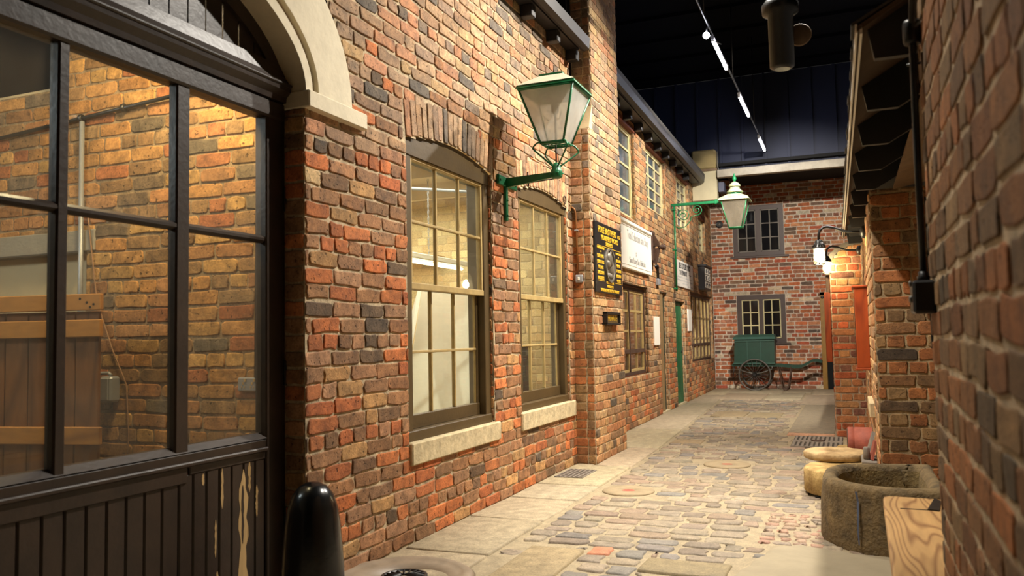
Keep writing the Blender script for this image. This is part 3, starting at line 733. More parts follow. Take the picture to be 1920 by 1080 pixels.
# ================================================================ sash windows
def sash(n, u0, u1, z0, f, zt, zm, wl, wr, lab):
    fr = FL; t = thing('window_%d' % n, fr.p((u0+u1)/2, -0.06, z0), lab, 'window', kind='structure')
    a, b_ = u0+wl, u1-wr
    b = MB(fr)
    b.bbox(u0, a, -0.16, -0.025, z0, zt+0.02, 0.004); b.bbox(b_, u1, -0.16, -0.025, z0, zt+0.02, 0.004)
    b.bbox(u0, u1, -0.16, -0.018, z0, z0+0.065, 0.005)
    N = 14; inn = [(u0+(u1-u0)*i/N, zt) for i in range(N+1)]; out = [(u0+(u1-u0)*i/N, f(u0+(u1-u0)*i/N)+0.006) for i in range(N+1)]
    b.band(inn, out, -0.16, -0.018)
    b.build('outer_frame', M_FRAME, t)
    def leaf(nm, d, za, zb, top, bot, st, barm, rows):
        s = MB(fr); s.bbox(a, a+st, d-0.022, d+0.018, za, zb, 0.003); s.bbox(b_-st, b_, d-0.022, d+0.018, za, zb, 0.003)
        s.bbox(a, b_, d-0.022, d+0.02, zb-top, zb, 0.003); s.bbox(a, b_, d-0.022, d+0.024, za, za+bot, 0.003)
        o = s.build(nm, M_FRAME if bot > 0.05 else barm, t)
        g = MB(fr); w = (b_-a-2*st)/3; h0, h1 = za+bot, zb-top
        for i in (1, 2): g.bbox(a+st+w*i-0.009, a+st+w*i+0.009, d-0.016, d+0.010, h0, h1, 0.003)
        hm = (h0+h1)/2; g.bbox(a+st, b_-st, d-0.016, d+0.013, hm-0.009, hm+0.009, 0.003)
        # putty beads round every sheet
        for i in range(3):
            for (q0, q1) in ((h0, hm), (hm, h1)):
                x0, x1 = a+st+w*i, a+st+w*(i+1)
                for e in ((x0, x0+0.003), (x1-0.003, x1)): g.box(e[0], e[1], d-0.01, d+0.008, q0, q1)
        g.build('glazing_bars', barm, o)
        p = MB(fr); p.box(a+st*0.5, b_-st*0.5, d-0.004, d-0.001, h0-0.01, h1+0.01); p.build('glass', M_GLASS, o)
    leaf('upper_sash', -0.052, zm-0.02, zt, 0.022, 0.04, 0.026, M_BAR, 2)
    leaf('lower_sash', -0.098, z0+0.065, zm+0.012, 0.03, 0.085, 0.03, M_BAR, 2)
    return t
sash(1, *W1[:2], W1[2], f1, 2.335, 1.53, 0.105, 0.095, 'tall brown sash window nearest the glazed door, white boards behind its panes')
sash(2, *W2[:2], W2[2], f2, 2.345, 1.535, 0.11, 0.07, 'second tall brown sash window, between the near lantern bracket and the chimney breast')

# ================================================================ small-paned windows further off
def grid_window(n, fr, u0, u1, z0, z1, d, cols, rows, lab, fm, bm, pane, fw=0.05, bw=0.022, leaves=1, transom=None, sillm=None, mull=0.05, dep=0.06, vstep=None):
    t = thing('window_%d' % n, fr.p((u0+u1)/2, d, z0), lab, 'window', kind='structure')
    b = MB(fr)
    b.box(u0, u0+fw, d-dep, d, z0, z1); b.box(u1-fw, u1, d-dep, d, z0, z1); b.box(u0+fw, u1-fw, d-dep, d, z1-fw, z1); b.box(u0+fw, u1-fw, d-dep, d, z0, z0+fw)
    L0, L1 = u0+fw, u1-fw; W = (L1-L0-(leaves-1)*mull)/leaves
    for k in range(1, leaves): b.box(L0+k*W+(k-1)*mull, L0+k*W+k*mull, d-dep, d, z0+fw, z1-fw)
    if transom: b.box(L0, L1, d-dep, d-0.004, transom-0.025, transom+0.025)
    b.build('frame', fm, t)
    if sillm is not None:
        s = MB(fr); s.bbox(u0-0.07, u1+0.09, d-dep, d+0.06, z0-0.045, z0, 0.006); s.build('sill', sillm, t)
    for k in range(leaves):
        a = L0+k*(W+mull); c = a+W; g = MB(fr)
        g.box(a, a+bw, d-dep*0.6, d-0.012, z0+fw, z1-fw); g.box(c-bw, c, d-dep*0.6, d-0.012, z0+fw, z1-fw)
        g.box(a, c, d-dep*0.6, d-0.012, z1-fw-bw, z1-fw); g.box(a, c, d-dep*0.6, d-0.012, z0+fw, z0+fw+bw)
        for i in range(1, cols): x = a+(c-a)*i/cols; g.box(x-bw/2, x+bw/2, d-dep*0.6, d-0.014, z0+fw, z1-fw)
        for i in range(1, rows): z = z0+fw+(z1-z0-2*fw)*i/rows; g.box(a, c, d-dep*0.6, d-0.016, z-bw/2, z+bw/2)
        o = g.build('casement', bm, t)
        p = MB(fr); p.box(a, c, d-dep*0.5-0.004, d-dep*0.5, z0+fw, z1-fw); p.build('glass', pane, o)
    return t
for i, ((a, b_, c, d), cols, rows, lv, lab) in enumerate(zip(UW, (2, 3, 3, 2), (5, 5, 5, 4), (1, 1, 1, 1),
        ('narrow upper window with grey panes directly behind the chimney breast', 'upper window of grey panes above the long white sign', 'upper window partly hidden by the far lantern bracket', 'last small upper window beside the cream box'))):
    grid_window(3+i, FF, a, b_, c, d-0.03, -0.05, cols, rows, lab, M_CREAMBAR, M_CREAMBAR, M_PANE, fw=0.03, bw=0.028)
    b = MB(FF); b.bbox(a-0.06, b_+0.06, -0.12, 0.012, d-0.03, d+0.05, 0.006); b.build('trim_%d' % (9+i), M_REDBROWN, label=['red-brown wooden lintel over the upper window behind the chimney breast', 'red-brown wooden lintel over the upper window above the white sign', 'red-brown wooden lintel over the upper window behind the lantern bracket', 'red-brown wooden lintel over the last upper window'][i], cat='lintel', kind='structure')
grid_window(7, FF, 9.75, 11.62, 0.67, 1.85, -0.055, 2, 4, 'tall shop window with yellow bars beneath the long white sign', M_RUST, M_BAR, M_GLASS, fw=0.045, bw=0.03, leaves=2, transom=0.99, mull=0.04)
grid_window(8, FF, 15.40, 18.30, 0.68, 1.97, -0.05, 1, 3, 'wide many-paned window with yellow bars next to the end wall', M_RUST, M_BAR, M_GLASS, fw=0.04, bw=0.035, leaves=6, transom=1.0, mull=0.03)
grid_window(9, FB, -2.30, -1.235, 2.88, 3.99, -0.02, 2, 3, 'dark upper casement window in the end wall behind the far lantern', M_DKFRAME, M_LEAD, M_DPANE, fw=0.095, bw=0.022, leaves=2, mull=0.10, sillm=M_DKFRAME)
grid_window(10, FB, -2.27, -1.26, 0.99, 2.03, -0.02, 2, 3, 'dark lower casement window with cream bars behind the green handcart', M_DKFRAME, M_CREAMBAR, M_DPANE, fw=0.10, bw=0.022, leaves=2, mull=0.085, sillm=M_DKFRAME)
# small rooms behind the two transparent far windows
def room(name, fr, u0, u1, d0, d1, z0, z1, m, lab, front_open=True):
    b = MB(fr); vs = [(u0, d0, z0), (u1, d0, z0), (u1, d1, z0), (u0, d1, z0), (u0, d0, z1), (u1, d0, z1), (u1, d1, z1), (u0, d1, z1)]
    fs = [(0, 1, 2, 3), (4, 7, 6, 5), (2, 6, 7, 3), (1, 5, 6, 2), (0, 3, 7, 4)]
    b.add(vs, fs); return b.build(name, m, label=lab, cat='room', kind='structure')
M_ROOMBRICK = mat('inner_brick', (172, 118, 80), 0.9, noise=0.35, nscale=9)
room('wall_shop_inside', FF, 9.3, 12.3, -0.2, -1.5, 0, 2.4, M_ROOMBRICK, 'inside of the shop behind the yellow-barred window')
room('wall_corner_room_inside', FF, 15.0, 18.4, -0.2, -1.5, 0, 2.4, M_ROOMBRICK, 'inside of the corner room behind the many-paned window')

# ================================================================ doors
def big_door():
    fr = FL; D = -0.115
    t = thing('door_1', fr.p(1.6, D, 0), 'big dark brown glazed workshop doors under the cream stone arch', 'door', kind='structure')
    st = (-0.06, 0.065, 0.53, 0.575, 1.12, 1.165, 1.55, 1.65, 2.028, 2.076, 2.58, 2.656, 3.14, 3.275)
    b = MB(fr)
    b.bbox(3.14, 3.31, D-0.07, D, 0, 2.40, 0.006); b.bbox(-0.075, 0.06, D-0.07, D, 0, 2.40, 0.006)
    b.bbox(-0.07, 3.275, D-0.08, D+0.01, 2.285, 2.375, 0.01)
    b.build('door_frame', M_DOOR, t)
    # moulded transom and boarded tympanum
    b = MB(fr); b.prism([(D-0.08, 2.375), (D+0.02, 2.375), (D+0.025, 2.40), (D+0.05, 2.425), (D+0.055, 2.455), (D+0.04, 2.47), (D+0.02, 2.50), (D+0.005, 2.56), (D-0.08, 2.56)], -0.07, 3.262, 'u')
    b.bbox(-0.07, 3.265, D-0.02, D+0.062, 2.445, 2.463, 0.006)
    b.build('transom', M_DOOR, t)
    b = MB(fr); ap = arch_pts(0.02, 65); x = 0.02
    def az(u):
        for (ua, z1), (ub, z2) in zip(ap, ap[1:]):
            if ub <= u <= ua: return z2+(z1-z2)*(u-ub)/max(1e-6, ua-ub)
        return 2.5
    while x < 3.25:
        w = 0.105; a0, a1 = x+0.004, min(x+w-0.004, 3.262); z_ = min(az(a0), az(a1))
        if z_ > 2.57: b.prism([(a0, 2.555), (a1, 2.555), (a1, az(a1)), (a0, az(a0))], D-0.06, D-0.012)
        x += w
    b.build('boarded_tympanum', M_DOOR, t)
    b = MB(fr); b.band(arch_pts(-0.075, 49), arch_pts(0.004, 49), D-0.07, D+0.004); b.build('arched_head', M_DOOR, t)
    # leaves: rails, mullions, bars
    b = MB(fr)
    for a, c in ((0.53, 0.575), (1.12, 1.165), (1.52, 1.68), (2.028, 2.076), (2.58, 2.656)): b.bbox(a, c, D-0.055, D-0.004, 0.70, 2.30, 0.007)
    b.bbox(0.05, 3.145, D-0.05, D-0.006, 1.672, 1.708, 0.012)
    b.bbox(0.05, 3.145, D-0.06, D-0.002, 0.70, 0.752, 0.008); b.prism([(D-0.06, 0.752), (D+0.0, 0.752), (D-0.03, 0.778), (D-0.06, 0.778)], 0.05, 3.145, 'u')
    b.bbox(0.05, 3.145, D-0.06, D+0.012, 0.692, 0.712, 0.005)
    b.build('glazing_rails', M_DOOR, t)
    b = MB(fr); b.box(0.05, 3.145, D-0.035, D-0.032, 0.75, 2.30); b.build('glass', M_GLASSD, t)
    b = MB(fr)
    b.bbox(0.05, 2.652, D-0.06, D-0.004, 0.625, 0.70, 0.004); b.bbox(2.665, 3.145, D-0.06, D-0.008, 0.655, 0.696, 0.004)
    x = 0.06
    while x < 3.14:
        w = 0.088 if x < 2.6 else 0.077
        b.bbox(x+0.0015, min(x+w-0.0015, 3.142), D-0.045, D-0.014 if x < 2.6 else D-0.012, 0.0, 0.66, 0.006); x += w
    b.bbox(0.05, 3.145, D-0.06, D-0.002, 0.0, 0.10, 0.005)
    b.build('boarded_panel', M_DOOR, t)
    rnd = random.Random(4)
    def patch(u, z0, z1, w):
        n = 14; L_, R_ = [], []
        for i in range(n+1):
            z = z0+(z1-z0)*i/n; e = min(1, 6*i/n, 6*(n-i)/n)
            L_.append((u-w*(0.5+rnd.uniform(-0.25, 0.2))*e-0.001, z)); R_.append((u+w*(0.5+rnd.uniform(-0.25, 0.2))*e+0.001, z))
        b.add([(x_, D-0.0108, z_) for x_, z_ in L_+R_], [(i, i+1, n+2+i, n+1+i) for i in range(n)])
    b = MB(fr)
    for p in ((2.995, 0.02, 0.63, 0.05), (2.86, 0.48, 0.655, 0.012), (2.82, 0.28, 0.44, 0.008), (3.085, 0.40, 0.545, 0.014), (3.035, 0.52, 0.66, 0.016), (2.745, 0.60, 0.65, 0.01), (3.10, 0.05, 0.12, 0.018), (2.83, 0.16, 0.22, 0.01), (2.79, 0.03, 0.06, 0.01)): patch(*p)
    b.build('bare_wood_patch', M_PEEL, t, label='patches of bare yellow wood where the paint has peeled')
    b = MB(fr); patch(2.99, 0.30, 0.56, 0.012); 
    b.v = [(v[0]+0.0012, v[1], v[2]) for v in b.v]; b.build('paint_streak', M_DOOR, t)
    b = MB(fr)
    for z in (0.35, 1.05, 1.9): b.bbox(3.262, 3.280, D-0.01, D+0.012, z-0.06, z+0.06, 0.003)
    b.build('hinge', M_BLACK, t)
big_door()

def plank_door(n, a, c, z1, lab, m, ajar):
    fr = FF; t = thing('door_%d' % n, fr.p((a+c)/2, -0.1, 0), lab, 'door', kind='structure')
    b = MB(fr); b.bbox(a, a+(0.36 if n == 2 else 0.06), -0.15, -0.02, 0, z1, 0.005); b.bbox(c-0.06, c, -0.15, -0.06, 0, z1, 0.005); b.bbox(a, c, -0.15, -0.06, z1-0.07, z1, 0.005)
    b.build('door_frame', M_BAREWOOD if n == 2 else M_DGREEN, t)
    b = MB(fr); x = a+(0.36 if n == 2 else 0.06)
    while x < c-0.07:
        w = min(0.13, c-0.06-x); b.bbox(x+0.002, x+w-0.002, -0.15, -0.045, 0.02, z1-0.07, 0.005); x += 0.13
    b.build('door_leaf', m, t)
    b = MB(fr); b.lathe(((c-0.16), -0.05, 0.9), [(0.008, -0.03), (0.02, -0.01), (0.024, 0.01), (0.01, 0.02)], 12, 'd'); b.build('door_knob', M_BLACK, t)
    b = MB(fr); b.box(a, c, -0.16, 0.0, 0.0, 0.02); b.build('threshold', M_SILL, t)
    return t
M_OLDGREEN = mat('old_dark_green', (36, 52, 38), 0.6, noise=0.6, nscale=14, col2=(110, 92, 62), thr=(0.3, 0.45))
plank_door(2, *DR[0][:2], DR[0][3], 'narrow worn doorway with a bare wood post and dark green door', M_OLDGREEN, 0)
d3 = plank_door(3, *DR[1][:2], DR[1][3], 'bright green plank door between the worn doorway and the corner window', M_DGREEN, 0)
b = MB(FF); b.box(13.93, 13.98, -0.044, -0.041, 0.95, 1.12); b.build('warning_strip', mat('strip_orange', (222, 150, 40), 0.5), d3)
b = MB(FF); b.box(13.93, 13.98, -0.044, -0.041, 1.2, 1.5); b.build('warning_strip', mat('strip_yellow', (200, 190, 60), 0.5), d3)

t = thing('door_4', FB.p(-0.32, 0, 0), 'open doorway with an ochre frame at the right end of the end wall', 'door', kind='structure')
b = MB(FB); b.bbox(-0.565, -0.47, -0.12, 0.02, 0, 2.04, 0.004); b.bbox(-0.16, -0.075, -0.12, 0.02, 0, 2.04, 0.004); b.bbox(-0.565, -0.075, -0.12, 0.02, 1.97, 2.04, 0.004); b.build('door_frame', M_YELLOW, t)
b = MB(FB); b.lathe((-0.515, 0.0, 1.93), [(0.03, 0.0), (0.036, 0.012), (0.03, 0.025), (0.012, 0.03)], 14, 'd'); b.build('alarm_dome', M_BLACK, t)
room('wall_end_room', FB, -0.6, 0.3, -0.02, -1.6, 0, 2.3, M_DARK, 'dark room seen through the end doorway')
b = MB(FB); b.box(-0.6, 0.3, -1.58, -1.55, 1.45, 2.2); b.build('wall_end_room_top', M_PALEGREEN, label='pale green upper wall inside the end doorway', cat='wall', kind='structure')
t = thing('hand_press', FB.p(-0.28, -0.7, 0), 'green machine standing inside the end doorway', 'machine')
b = MB(FB); b.bbox(-0.5, -0.02, -1.0, -0.6, 0, 0.82, 0.02); b.build('base', M_BLACK, t)
b = MB(FB); b.lathe((-0.26, -0.8, 0.82), [(0.2, 0), (0.2, 0.06), (0.1, 0.1), (0.08, 0.35), (0.14, 0.4), (0.14, 0.5), (0.05, 0.55)], 18); b.build('column', M_DGREEN, t)
b = MB(FB); b.tube([(-0.26+0.2*math.cos(a), -0.62, 1.2+0.2*math.sin(a)) for a in [2*PI*i/20 for i in range(20)]], 0.015, 6, closed=True); b.build('handwheel', M_BAR, t)

# ================================================================ inside the workshop behind the glazed doors
FI_RECT = [(-5.6, -4.06, 0, 1.74), (-5.6, -4.35, 2.73, 3.6)]
brickwall('wall_workshop', FI, -5.6, -2.56, 0, 3.6, rects=FI_RECT, pal=[((176, 128, 80), 22), ((164, 116, 78), 18), ((144, 112, 80), 18), ((184, 142, 90), 16), ((108, 94, 80), 10), ((160, 98, 64), 12)], bed=(156, 130, 96), seed=81, every=5, label='warm lit brick wall inside the workshop')
b = MB(FI); b.bbox(-5.6, -3.985, -0.2, 0.012, 1.742, 1.872, 0.008); b.build('trim_13', M_LINTEL, label='grey concrete lintel inside the workshop', cat='lintel', kind='structure')
b = MB(FI); b.add([(-5.6, -0.28, 0), (-4.06, -0.28, 0), (-4.06, -0.28, 1.76), (-5.6, -0.28, 1.76)], [(0, 1, 2, 3)]); b.add([(-4.06, -0.28, 0), (-4.06, 0, 0), (-4.06, 0, 1.76), (-4.06, -0.28, 1.76)], [(0, 1, 2, 3)])
b.build('wall_workshop_recess', M_LINTEL, label='plastered recess under the concrete lintel', cat='wall', kind='structure')
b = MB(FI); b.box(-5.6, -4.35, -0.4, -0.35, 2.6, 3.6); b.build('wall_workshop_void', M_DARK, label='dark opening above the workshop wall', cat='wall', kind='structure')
b = MB(); b.add([(-5.6, -1.3, 0), (-2.5, -1.3, 0), (-2.5, 3.42, 0), (-5.6, 3.42, 0), (-5.6, -1.3, 3.6), (-2.44, -1.3, 3.6), (-2.44, 3.42, 3.6), (-5.6, 3.42, 3.6)], [(0, 1, 2, 3), (4, 7, 6, 5), (0, 3, 7, 4), (0, 4, 5, 1)])
b.build('wall_workshop_shell', M_LINTEL, label='floor, ceiling and back walls of the workshop', cat='wall', kind='structure')

FK = Fr((-3.60, 3.16, 0), (-math.cos(0.2), -math.sin(0.2), 0), (-math.sin(0.2)*-1, -math.cos(0.2), 0))   # panel turned a little from the wall
t = thing('packing_panel', tuple(FK.p(0.8, 0, 0)), 'tall slatted pine crate panel standing behind the glazed door', 'crate panel')
for z0, z1 in ((1.385, 1.47), (1.245, 1.336), (0.69, 0.78), (0.12, 0.21)):
    b = MB(FK); b.bbox(0.0, 1.9, 0.022, 0.05, z0, z1, 0.004); b.build('rail', M_CRATE, t)
x = 0.03
while x < 1.85:
    b = MB(FK); b.bbox(x, x+0.135, 0.0, 0.021, 0.0, 1.38, 0.003); b.build('board', M_CRATED, t); x += 0.142
b = MB(FK); b.box(0.225, 0.285, 0.0505, 0.052, 1.41, 1.445); b.build('paper_label', M_BLUE, t, label='small blue paper label')
for u, z in ((0.12, 1.445), (0.08, 1.425), (0.04, 1.415), (0.06, 1.40)):
    b = MB(FK); b.lathe((u, 0.0505, z), [(0.007, 0), (0.007, 0.001)], 8, 'd'); b.build('nail_hole', M_DARK, t)

t = thing('fanlight_window', (-4.9, 3.64, 1.43), 'half-round fanlight frame leaning behind the packing crate', 'window frame')
def arcp(c, r, n=24, a0=0, a1=PI): return [(c[0]+r*math.cos(a0+(a1-a0)*i/n), c[1]+r*math.sin(a0+(a1-a0)*i/n)) for i in range(n+1)]
FW = Fr((0, 3.64, 0), (1, 0, 0), (0, -1, 0)); cc = (-4.90, 1.42)
b = MB(FW); b.band(arcp(cc, 0.30), arcp(cc, 0.345), -0.02, 0.03); b.bbox(cc[0]-0.345, cc[0]+0.345, -0.02, 0.03, cc[1]-0.04, cc[1], 0.003); b.build('rim', M_WHITE, t)
b = MB(FW); b.band(arcp(cc, 0.155), arcp(cc, 0.175), -0.01, 0.02)
for a in (PI/2, PI/5, PI*4/5): b.tube([(cc[0]+0.0*math.cos(a), 0.0, cc[1]+0.0*math.sin(a)), (cc[0]+0.3*math.cos(a), 0.0, cc[1]+0.3*math.sin(a))], 0.011, 6)
b.build('spokes', M_GREYMETAL, t)
b = MB(FW); pl = arcp(cc, 0.30); b.prism(pl, -0.012, -0.008); b.build('glass', mat('fan_pane', (150, 158, 172), 0.15, noise=0.2, nscale=4), t)

def pipe(name, pts, r, m, lab, cat, fr=WORLD, group=None, clips=()):
    t = thing(name, fr.p(*pts[0]), lab, cat, group); b = MB(fr); b.tube(pts, r, 8); b.build('tube', m, t)
    for c in clips: b = MB(fr); b.lathe(c, [(r+0.004, -0.012), (r+0.012, -0.008), (r+0.012, 0.008), (r+0.004, 0.012)], 10, 'z' if abs(pts[-1][2]-pts[0][2]) > 0.3 else 'u'); b.build('clip', m, t)
    return t
pipe('conduit', [(-5.4, 0.03, 2.44), (-2.75, 0.03, 2.60)], 0.012, M_BLACK, 'black conduit crossing the workshop wall high up', 'conduit', FI, clips=[(-4.08, 0.03, 2.52), (-3.75, 0.03, 2.54)])
pipe('conduit', [(-4.075, 0.03, 2.50), (-4.065, 0.03, 0.3)], 0.014, M_GREYMETAL, 'grey vertical conduit at the edge of the plastered recess', 'conduit', FI)
pipe('conduit', [(-4.22, -0.24, 1.70), (-4.22, -0.24, 0.3)], 0.012, M_BLACK, 'short black conduit inside the plastered recess', 'conduit', FI, clips=[(-4.22, -0.24, 1.62)])
pipe('conduit', [(-2.80, 0.03, 2.55), (-2.815, 0.03, 1.02)], 0.013, M_BLACK, 'black conduit dropping to the double socket', 'conduit', FI)
pipe('conduit', [(-4.05, 0.03, 1.04), (-3.84, 0.03, 1.045), (-3.825, 0.03, 1.03)], 0.010, M_GREYMETAL, 'short metal conduit feeding the grey switch box in the workshop', 'conduit', FI)
pipe('cable', [(-4.03, 0.02, 2.0), (-4.02, 0.02, 1.88), (-3.95, 0.02, 1.45), (-3.83, 0.02, 1.18), (-3.72, 0.02, 0.98), (-3.70, 0.02, 0.7), (-3.72, 0.02, 0.45)], 0.004, M_BROWNWIRE, 'thin brown cable hanging down the workshop wall', 'cable', FI)
b = MB(FI); b.bbox(-3.872, -3.78, 0, 0.07, 0.885, 1.028, 0.012); b.bbox(-3.865, -3.80, 0.065, 0.074, 0.895, 1.018, 0.004); b.build('isolator_box', M_GREYMETAL, label='grey isolator box on the workshop wall beside the crate', cat='switch')
t = thing('double_socket', FI.p(-2.878, 0, 0.95), 'metal double power socket at the foot of the workshop conduit', 'socket')
b = MB(FI); b.bbox(-2.94, -2.817, 0, 0.03, 0.95, 1.022, 0.006); b.build('face_plate', M_GREYMETAL, t)
for x in (-2.915, -2.857):
    b = MB(FI); b.box(x+0.008, x+0.016, 0.03, 0.032, 0.985, 0.998); b.box(x, x+0.006, 0.03, 0.032, 0.968, 0.978); b.box(x+0.018, x+0.024, 0.03, 0.032, 0.968, 0.978)
    b.box(x+0.02, x+0.032, 0.03, 0.034, 1.0, 1.014)
    b.build('outlet', M_PEEL, t)

# ================================================================ room behind the sash windows
b = MB(); X0, X1, Y0, Y1, Z1 = -5.4, -2.60, 3.50, 8.2, 2.78
b.add([(X0, Y0, 0), (X1, Y0, 0), (X1, Y1, 0), (X0, Y1, 0), (X0, Y0, Z1), (X1, Y0, Z1), (X1, Y1, Z1), (X0, Y1, Z1)], [(0, 1, 2, 3), (4, 7, 6, 5), (0, 3, 7, 4), (0, 4, 5, 1), (3, 2, 6, 7)])
b.build('wall_cream_room', M_WALLIN, label='cream painted room behind the two sash windows', cat='wall', kind='structure')
brickwall('wall_cream_room_end', Fr((0, 7.9, 0), (1, 0, 0), (0, -1, 0)), -5.3, -2.62, 0, 2.78, pal=[((222, 202, 160), 10), ((214, 192, 150), 8)], bed=(212, 190, 148), seed=91, joint=0.006, prot=0.004, m=masonry('painted_brick', pit=0.2, blotch=0.06, bump=0.2), label='painted brick end wall of the cream room')
def board(lab, pts, th=0.018, m=M_WHITE, name='board'):
    b = MB(); P = [Vector(p) for p in pts]; n = (P[1]-P[0]).cross(P[3]-P[0]).normalized()*th
    vs = P+[p+n for p in P]; b.add([tuple(v) for v in vs], [(0, 1, 2, 3), (7, 6, 5, 4), (0, 4, 5, 1), (1, 5, 6, 2), (2, 6, 7, 3), (3, 7, 4, 0)]); return b.build(name, m, label=lab, cat='board')
board('large white board leaning in the cream room, a scrap of tape on it', [(-3.75, 6.3, 0.0), (-2.95, 6.9, 0.0), (-3.0, 7.2, 1.66), (-3.66, 6.7, 1.66)], m=M_WHITE)
board('narrow white board leaning beside the larger one in the cream room', [(-3.9, 6.1, 0.0), (-3.72, 6.2, 0.0), (-3.58, 6.55, 1.65), (-3.62, 6.55, 1.65)], m=M_SIGNWHT)
b = MB(); b.bbox(-3.08, -2.98, 6.55, 6.62, 0.0, 2.60, 0.004); b.build('timber_post', M_WALLIN, label='pale timber post standing inside the first sash window', cat='post')
b = MB(); b.box(-2.92, -2.88, 6.6, 6.66, 0.0, 2.60); b.build('timber_post', M_DARK, label='dark upright beside the pale post in the cream room', cat='post')
t = thing('batten_light', (-3.6, 6.6, 1.93), 'fluorescent batten light hung on chains in the cream room', 'light')
b = MB(); b.bbox(-3.66, -3.56, 5.9, 7.5, 1.93, 1.98, 0.006); b.build('body', M_WHITE, t)
b = MB(); b.tube([(-3.61, 5.95, 1.905), (-3.61, 7.45, 1.905)], 0.016, 8); b.build('tube', M_TUBEIN, t)
for y in (6.05, 6.75):
    b = MB()
    for i in range(26): b.tube([(-3.61+0.008*math.cos(a)*(1 if i % 2 else 0), y+0.008*math.cos(a)*(0 if i % 2 else 1), 2.0+i*0.03+0.018*math.sin(a)) for a in [2*PI*k/8 for k in range(8)]], 0.0025, 4, closed=True)
    b.build('chain', M_GREYMETAL, t)
b = MB(); b.bbox(-4.9, -4.0, 7.6, 7.85, 2.05, 2.09, 0.003); b.build('wall_shelf', M_PEEL, label='wooden shelf on the end wall of the cream room', cat='shelf')
b = MB()
for y in (5.2, 6.3, 7.3): b.box(-5.3, -2.62, y, y+0.07, 2.62, 2.78)
b.build('ceiling_cream_room', M_WALLIN, label='ceiling joists of the cream room', cat='ceiling', kind='structure')
b = MB(); b.tube([(-5.0, 5.0, 2.55), (-2.9, 7.4, 2.6)], 0.015, 8); b.build('ceiling_pipe', M_GREYMETAL, label='grey pipe under the ceiling of the cream room', cat='pipe')
b = MB()
for i in range(5): b.bbox(-3.0+i*0.0, -2.87, 7.25+i*0.03, 7.28+i*0.03, 0.5+i*0.06, 0.86+i*0.07, 0.003)
b.build('tool_box', M_BLACK, label='dark stepped rack behind the lower right panes of the first sash window', cat='rack')
# ================================================================ street lanterns
def frustum(b, cx, cy, s0, z0, s1, z1):
    b.add([(cx-s0, cy-s0, z0), (cx+s0, cy-s0, z0), (cx+s0, cy+s0, z0), (cx-s0, cy+s0, z0), (cx-s1, cy-s1, z1), (cx+s1, cy-s1, z1), (cx+s1, cy+s1, z1), (cx-s1, cy+s1, z1)],
          [(0, 3, 2, 1), (4, 5, 6, 7), (0, 1, 5, 4), (1, 2, 6, 5), (2, 3, 7, 6), (3, 0, 4, 7)])
C4 = ((-1, -1), (1, -1), (1, 1), (-1, 1))
def lantern_body(t, cx, cy, sb, zb, st, zt, roofm):
    glassm = M_LGLASS if roofm is M_LAMPROOF else M_LGLASS2
    for (a, c) in C4:
        b = MB(); b.tube([(cx+a*sb, cy+c*sb, zb), (cx+a*st, cy+c*st, zt)], 0.009, 6); b.build('corner_bar', M_GREEN, t)
    for s, z in ((st, zt), (sb, zb)):
        b = MB()
        for i in range(4):
            p, q = C4[i], C4[(i+1) % 4]; b.tube([(cx+p[0]*s, cy+p[1]*s, z), (cx+q[0]*s, cy+q[1]*s, z)], 0.011, 6)
        if s == st: b.build('rim_frame', M_GREEN, t)
    for i in (-0.35, 0.35): b.tube([(cx+i*sb, cy-sb, zb), (cx+i*sb, cy+sb, zb)], 0.006, 6); b.tube([(cx-sb, cy+i*sb, zb), (cx+sb, cy+i*sb, zb)], 0.006, 6)
    b.build('rim_frame', M_GREEN, t)
    for i in range(4):
        p, q = C4[i], C4[(i+1) % 4]; b = MB(); e = 0.004
        P = [(cx+p[0]*sb, cy+p[1]*sb, zb), (cx+q[0]*sb, cy+q[1]*sb, zb), (cx+q[0]*st, cy+q[1]*st, zt), (cx+p[0]*st, cy+p[1]*st, zt)]
        n = ((p[0]+q[0])/2*e, (p[1]+q[1])/2*e)
        b.add(P+[(x-n[0], y-n[1], z) for x, y, z in P], [(0, 1, 2, 3), (7, 6, 5, 4), (0, 4, 5, 1), (1, 5, 6, 2), (2, 6, 7, 3), (3, 7, 4, 0)]); b.build('glass_panel', glassm, t)
    b = MB(); b.tube([(cx, cy, zb), (cx, cy, zt-0.12)], 0.009, 8); b.lathe((cx, cy, zt-0.16), [(0.012, 0), (0.03, 0.02), (0.03, 0.07), (0.014, 0.1)], 12); b.box(cx-0.09, cx+0.09, cy-0.05, cy+0.05, zt-0.045, zt-0.03)
    b.tube([(cx, cy, zt-0.2), (cx+0.04, cy-0.02, zt-0.2), (cx+0.05, cy-0.02, zt-0.16)], 0.004, 6); b.build('burner', M_STEEL, t)

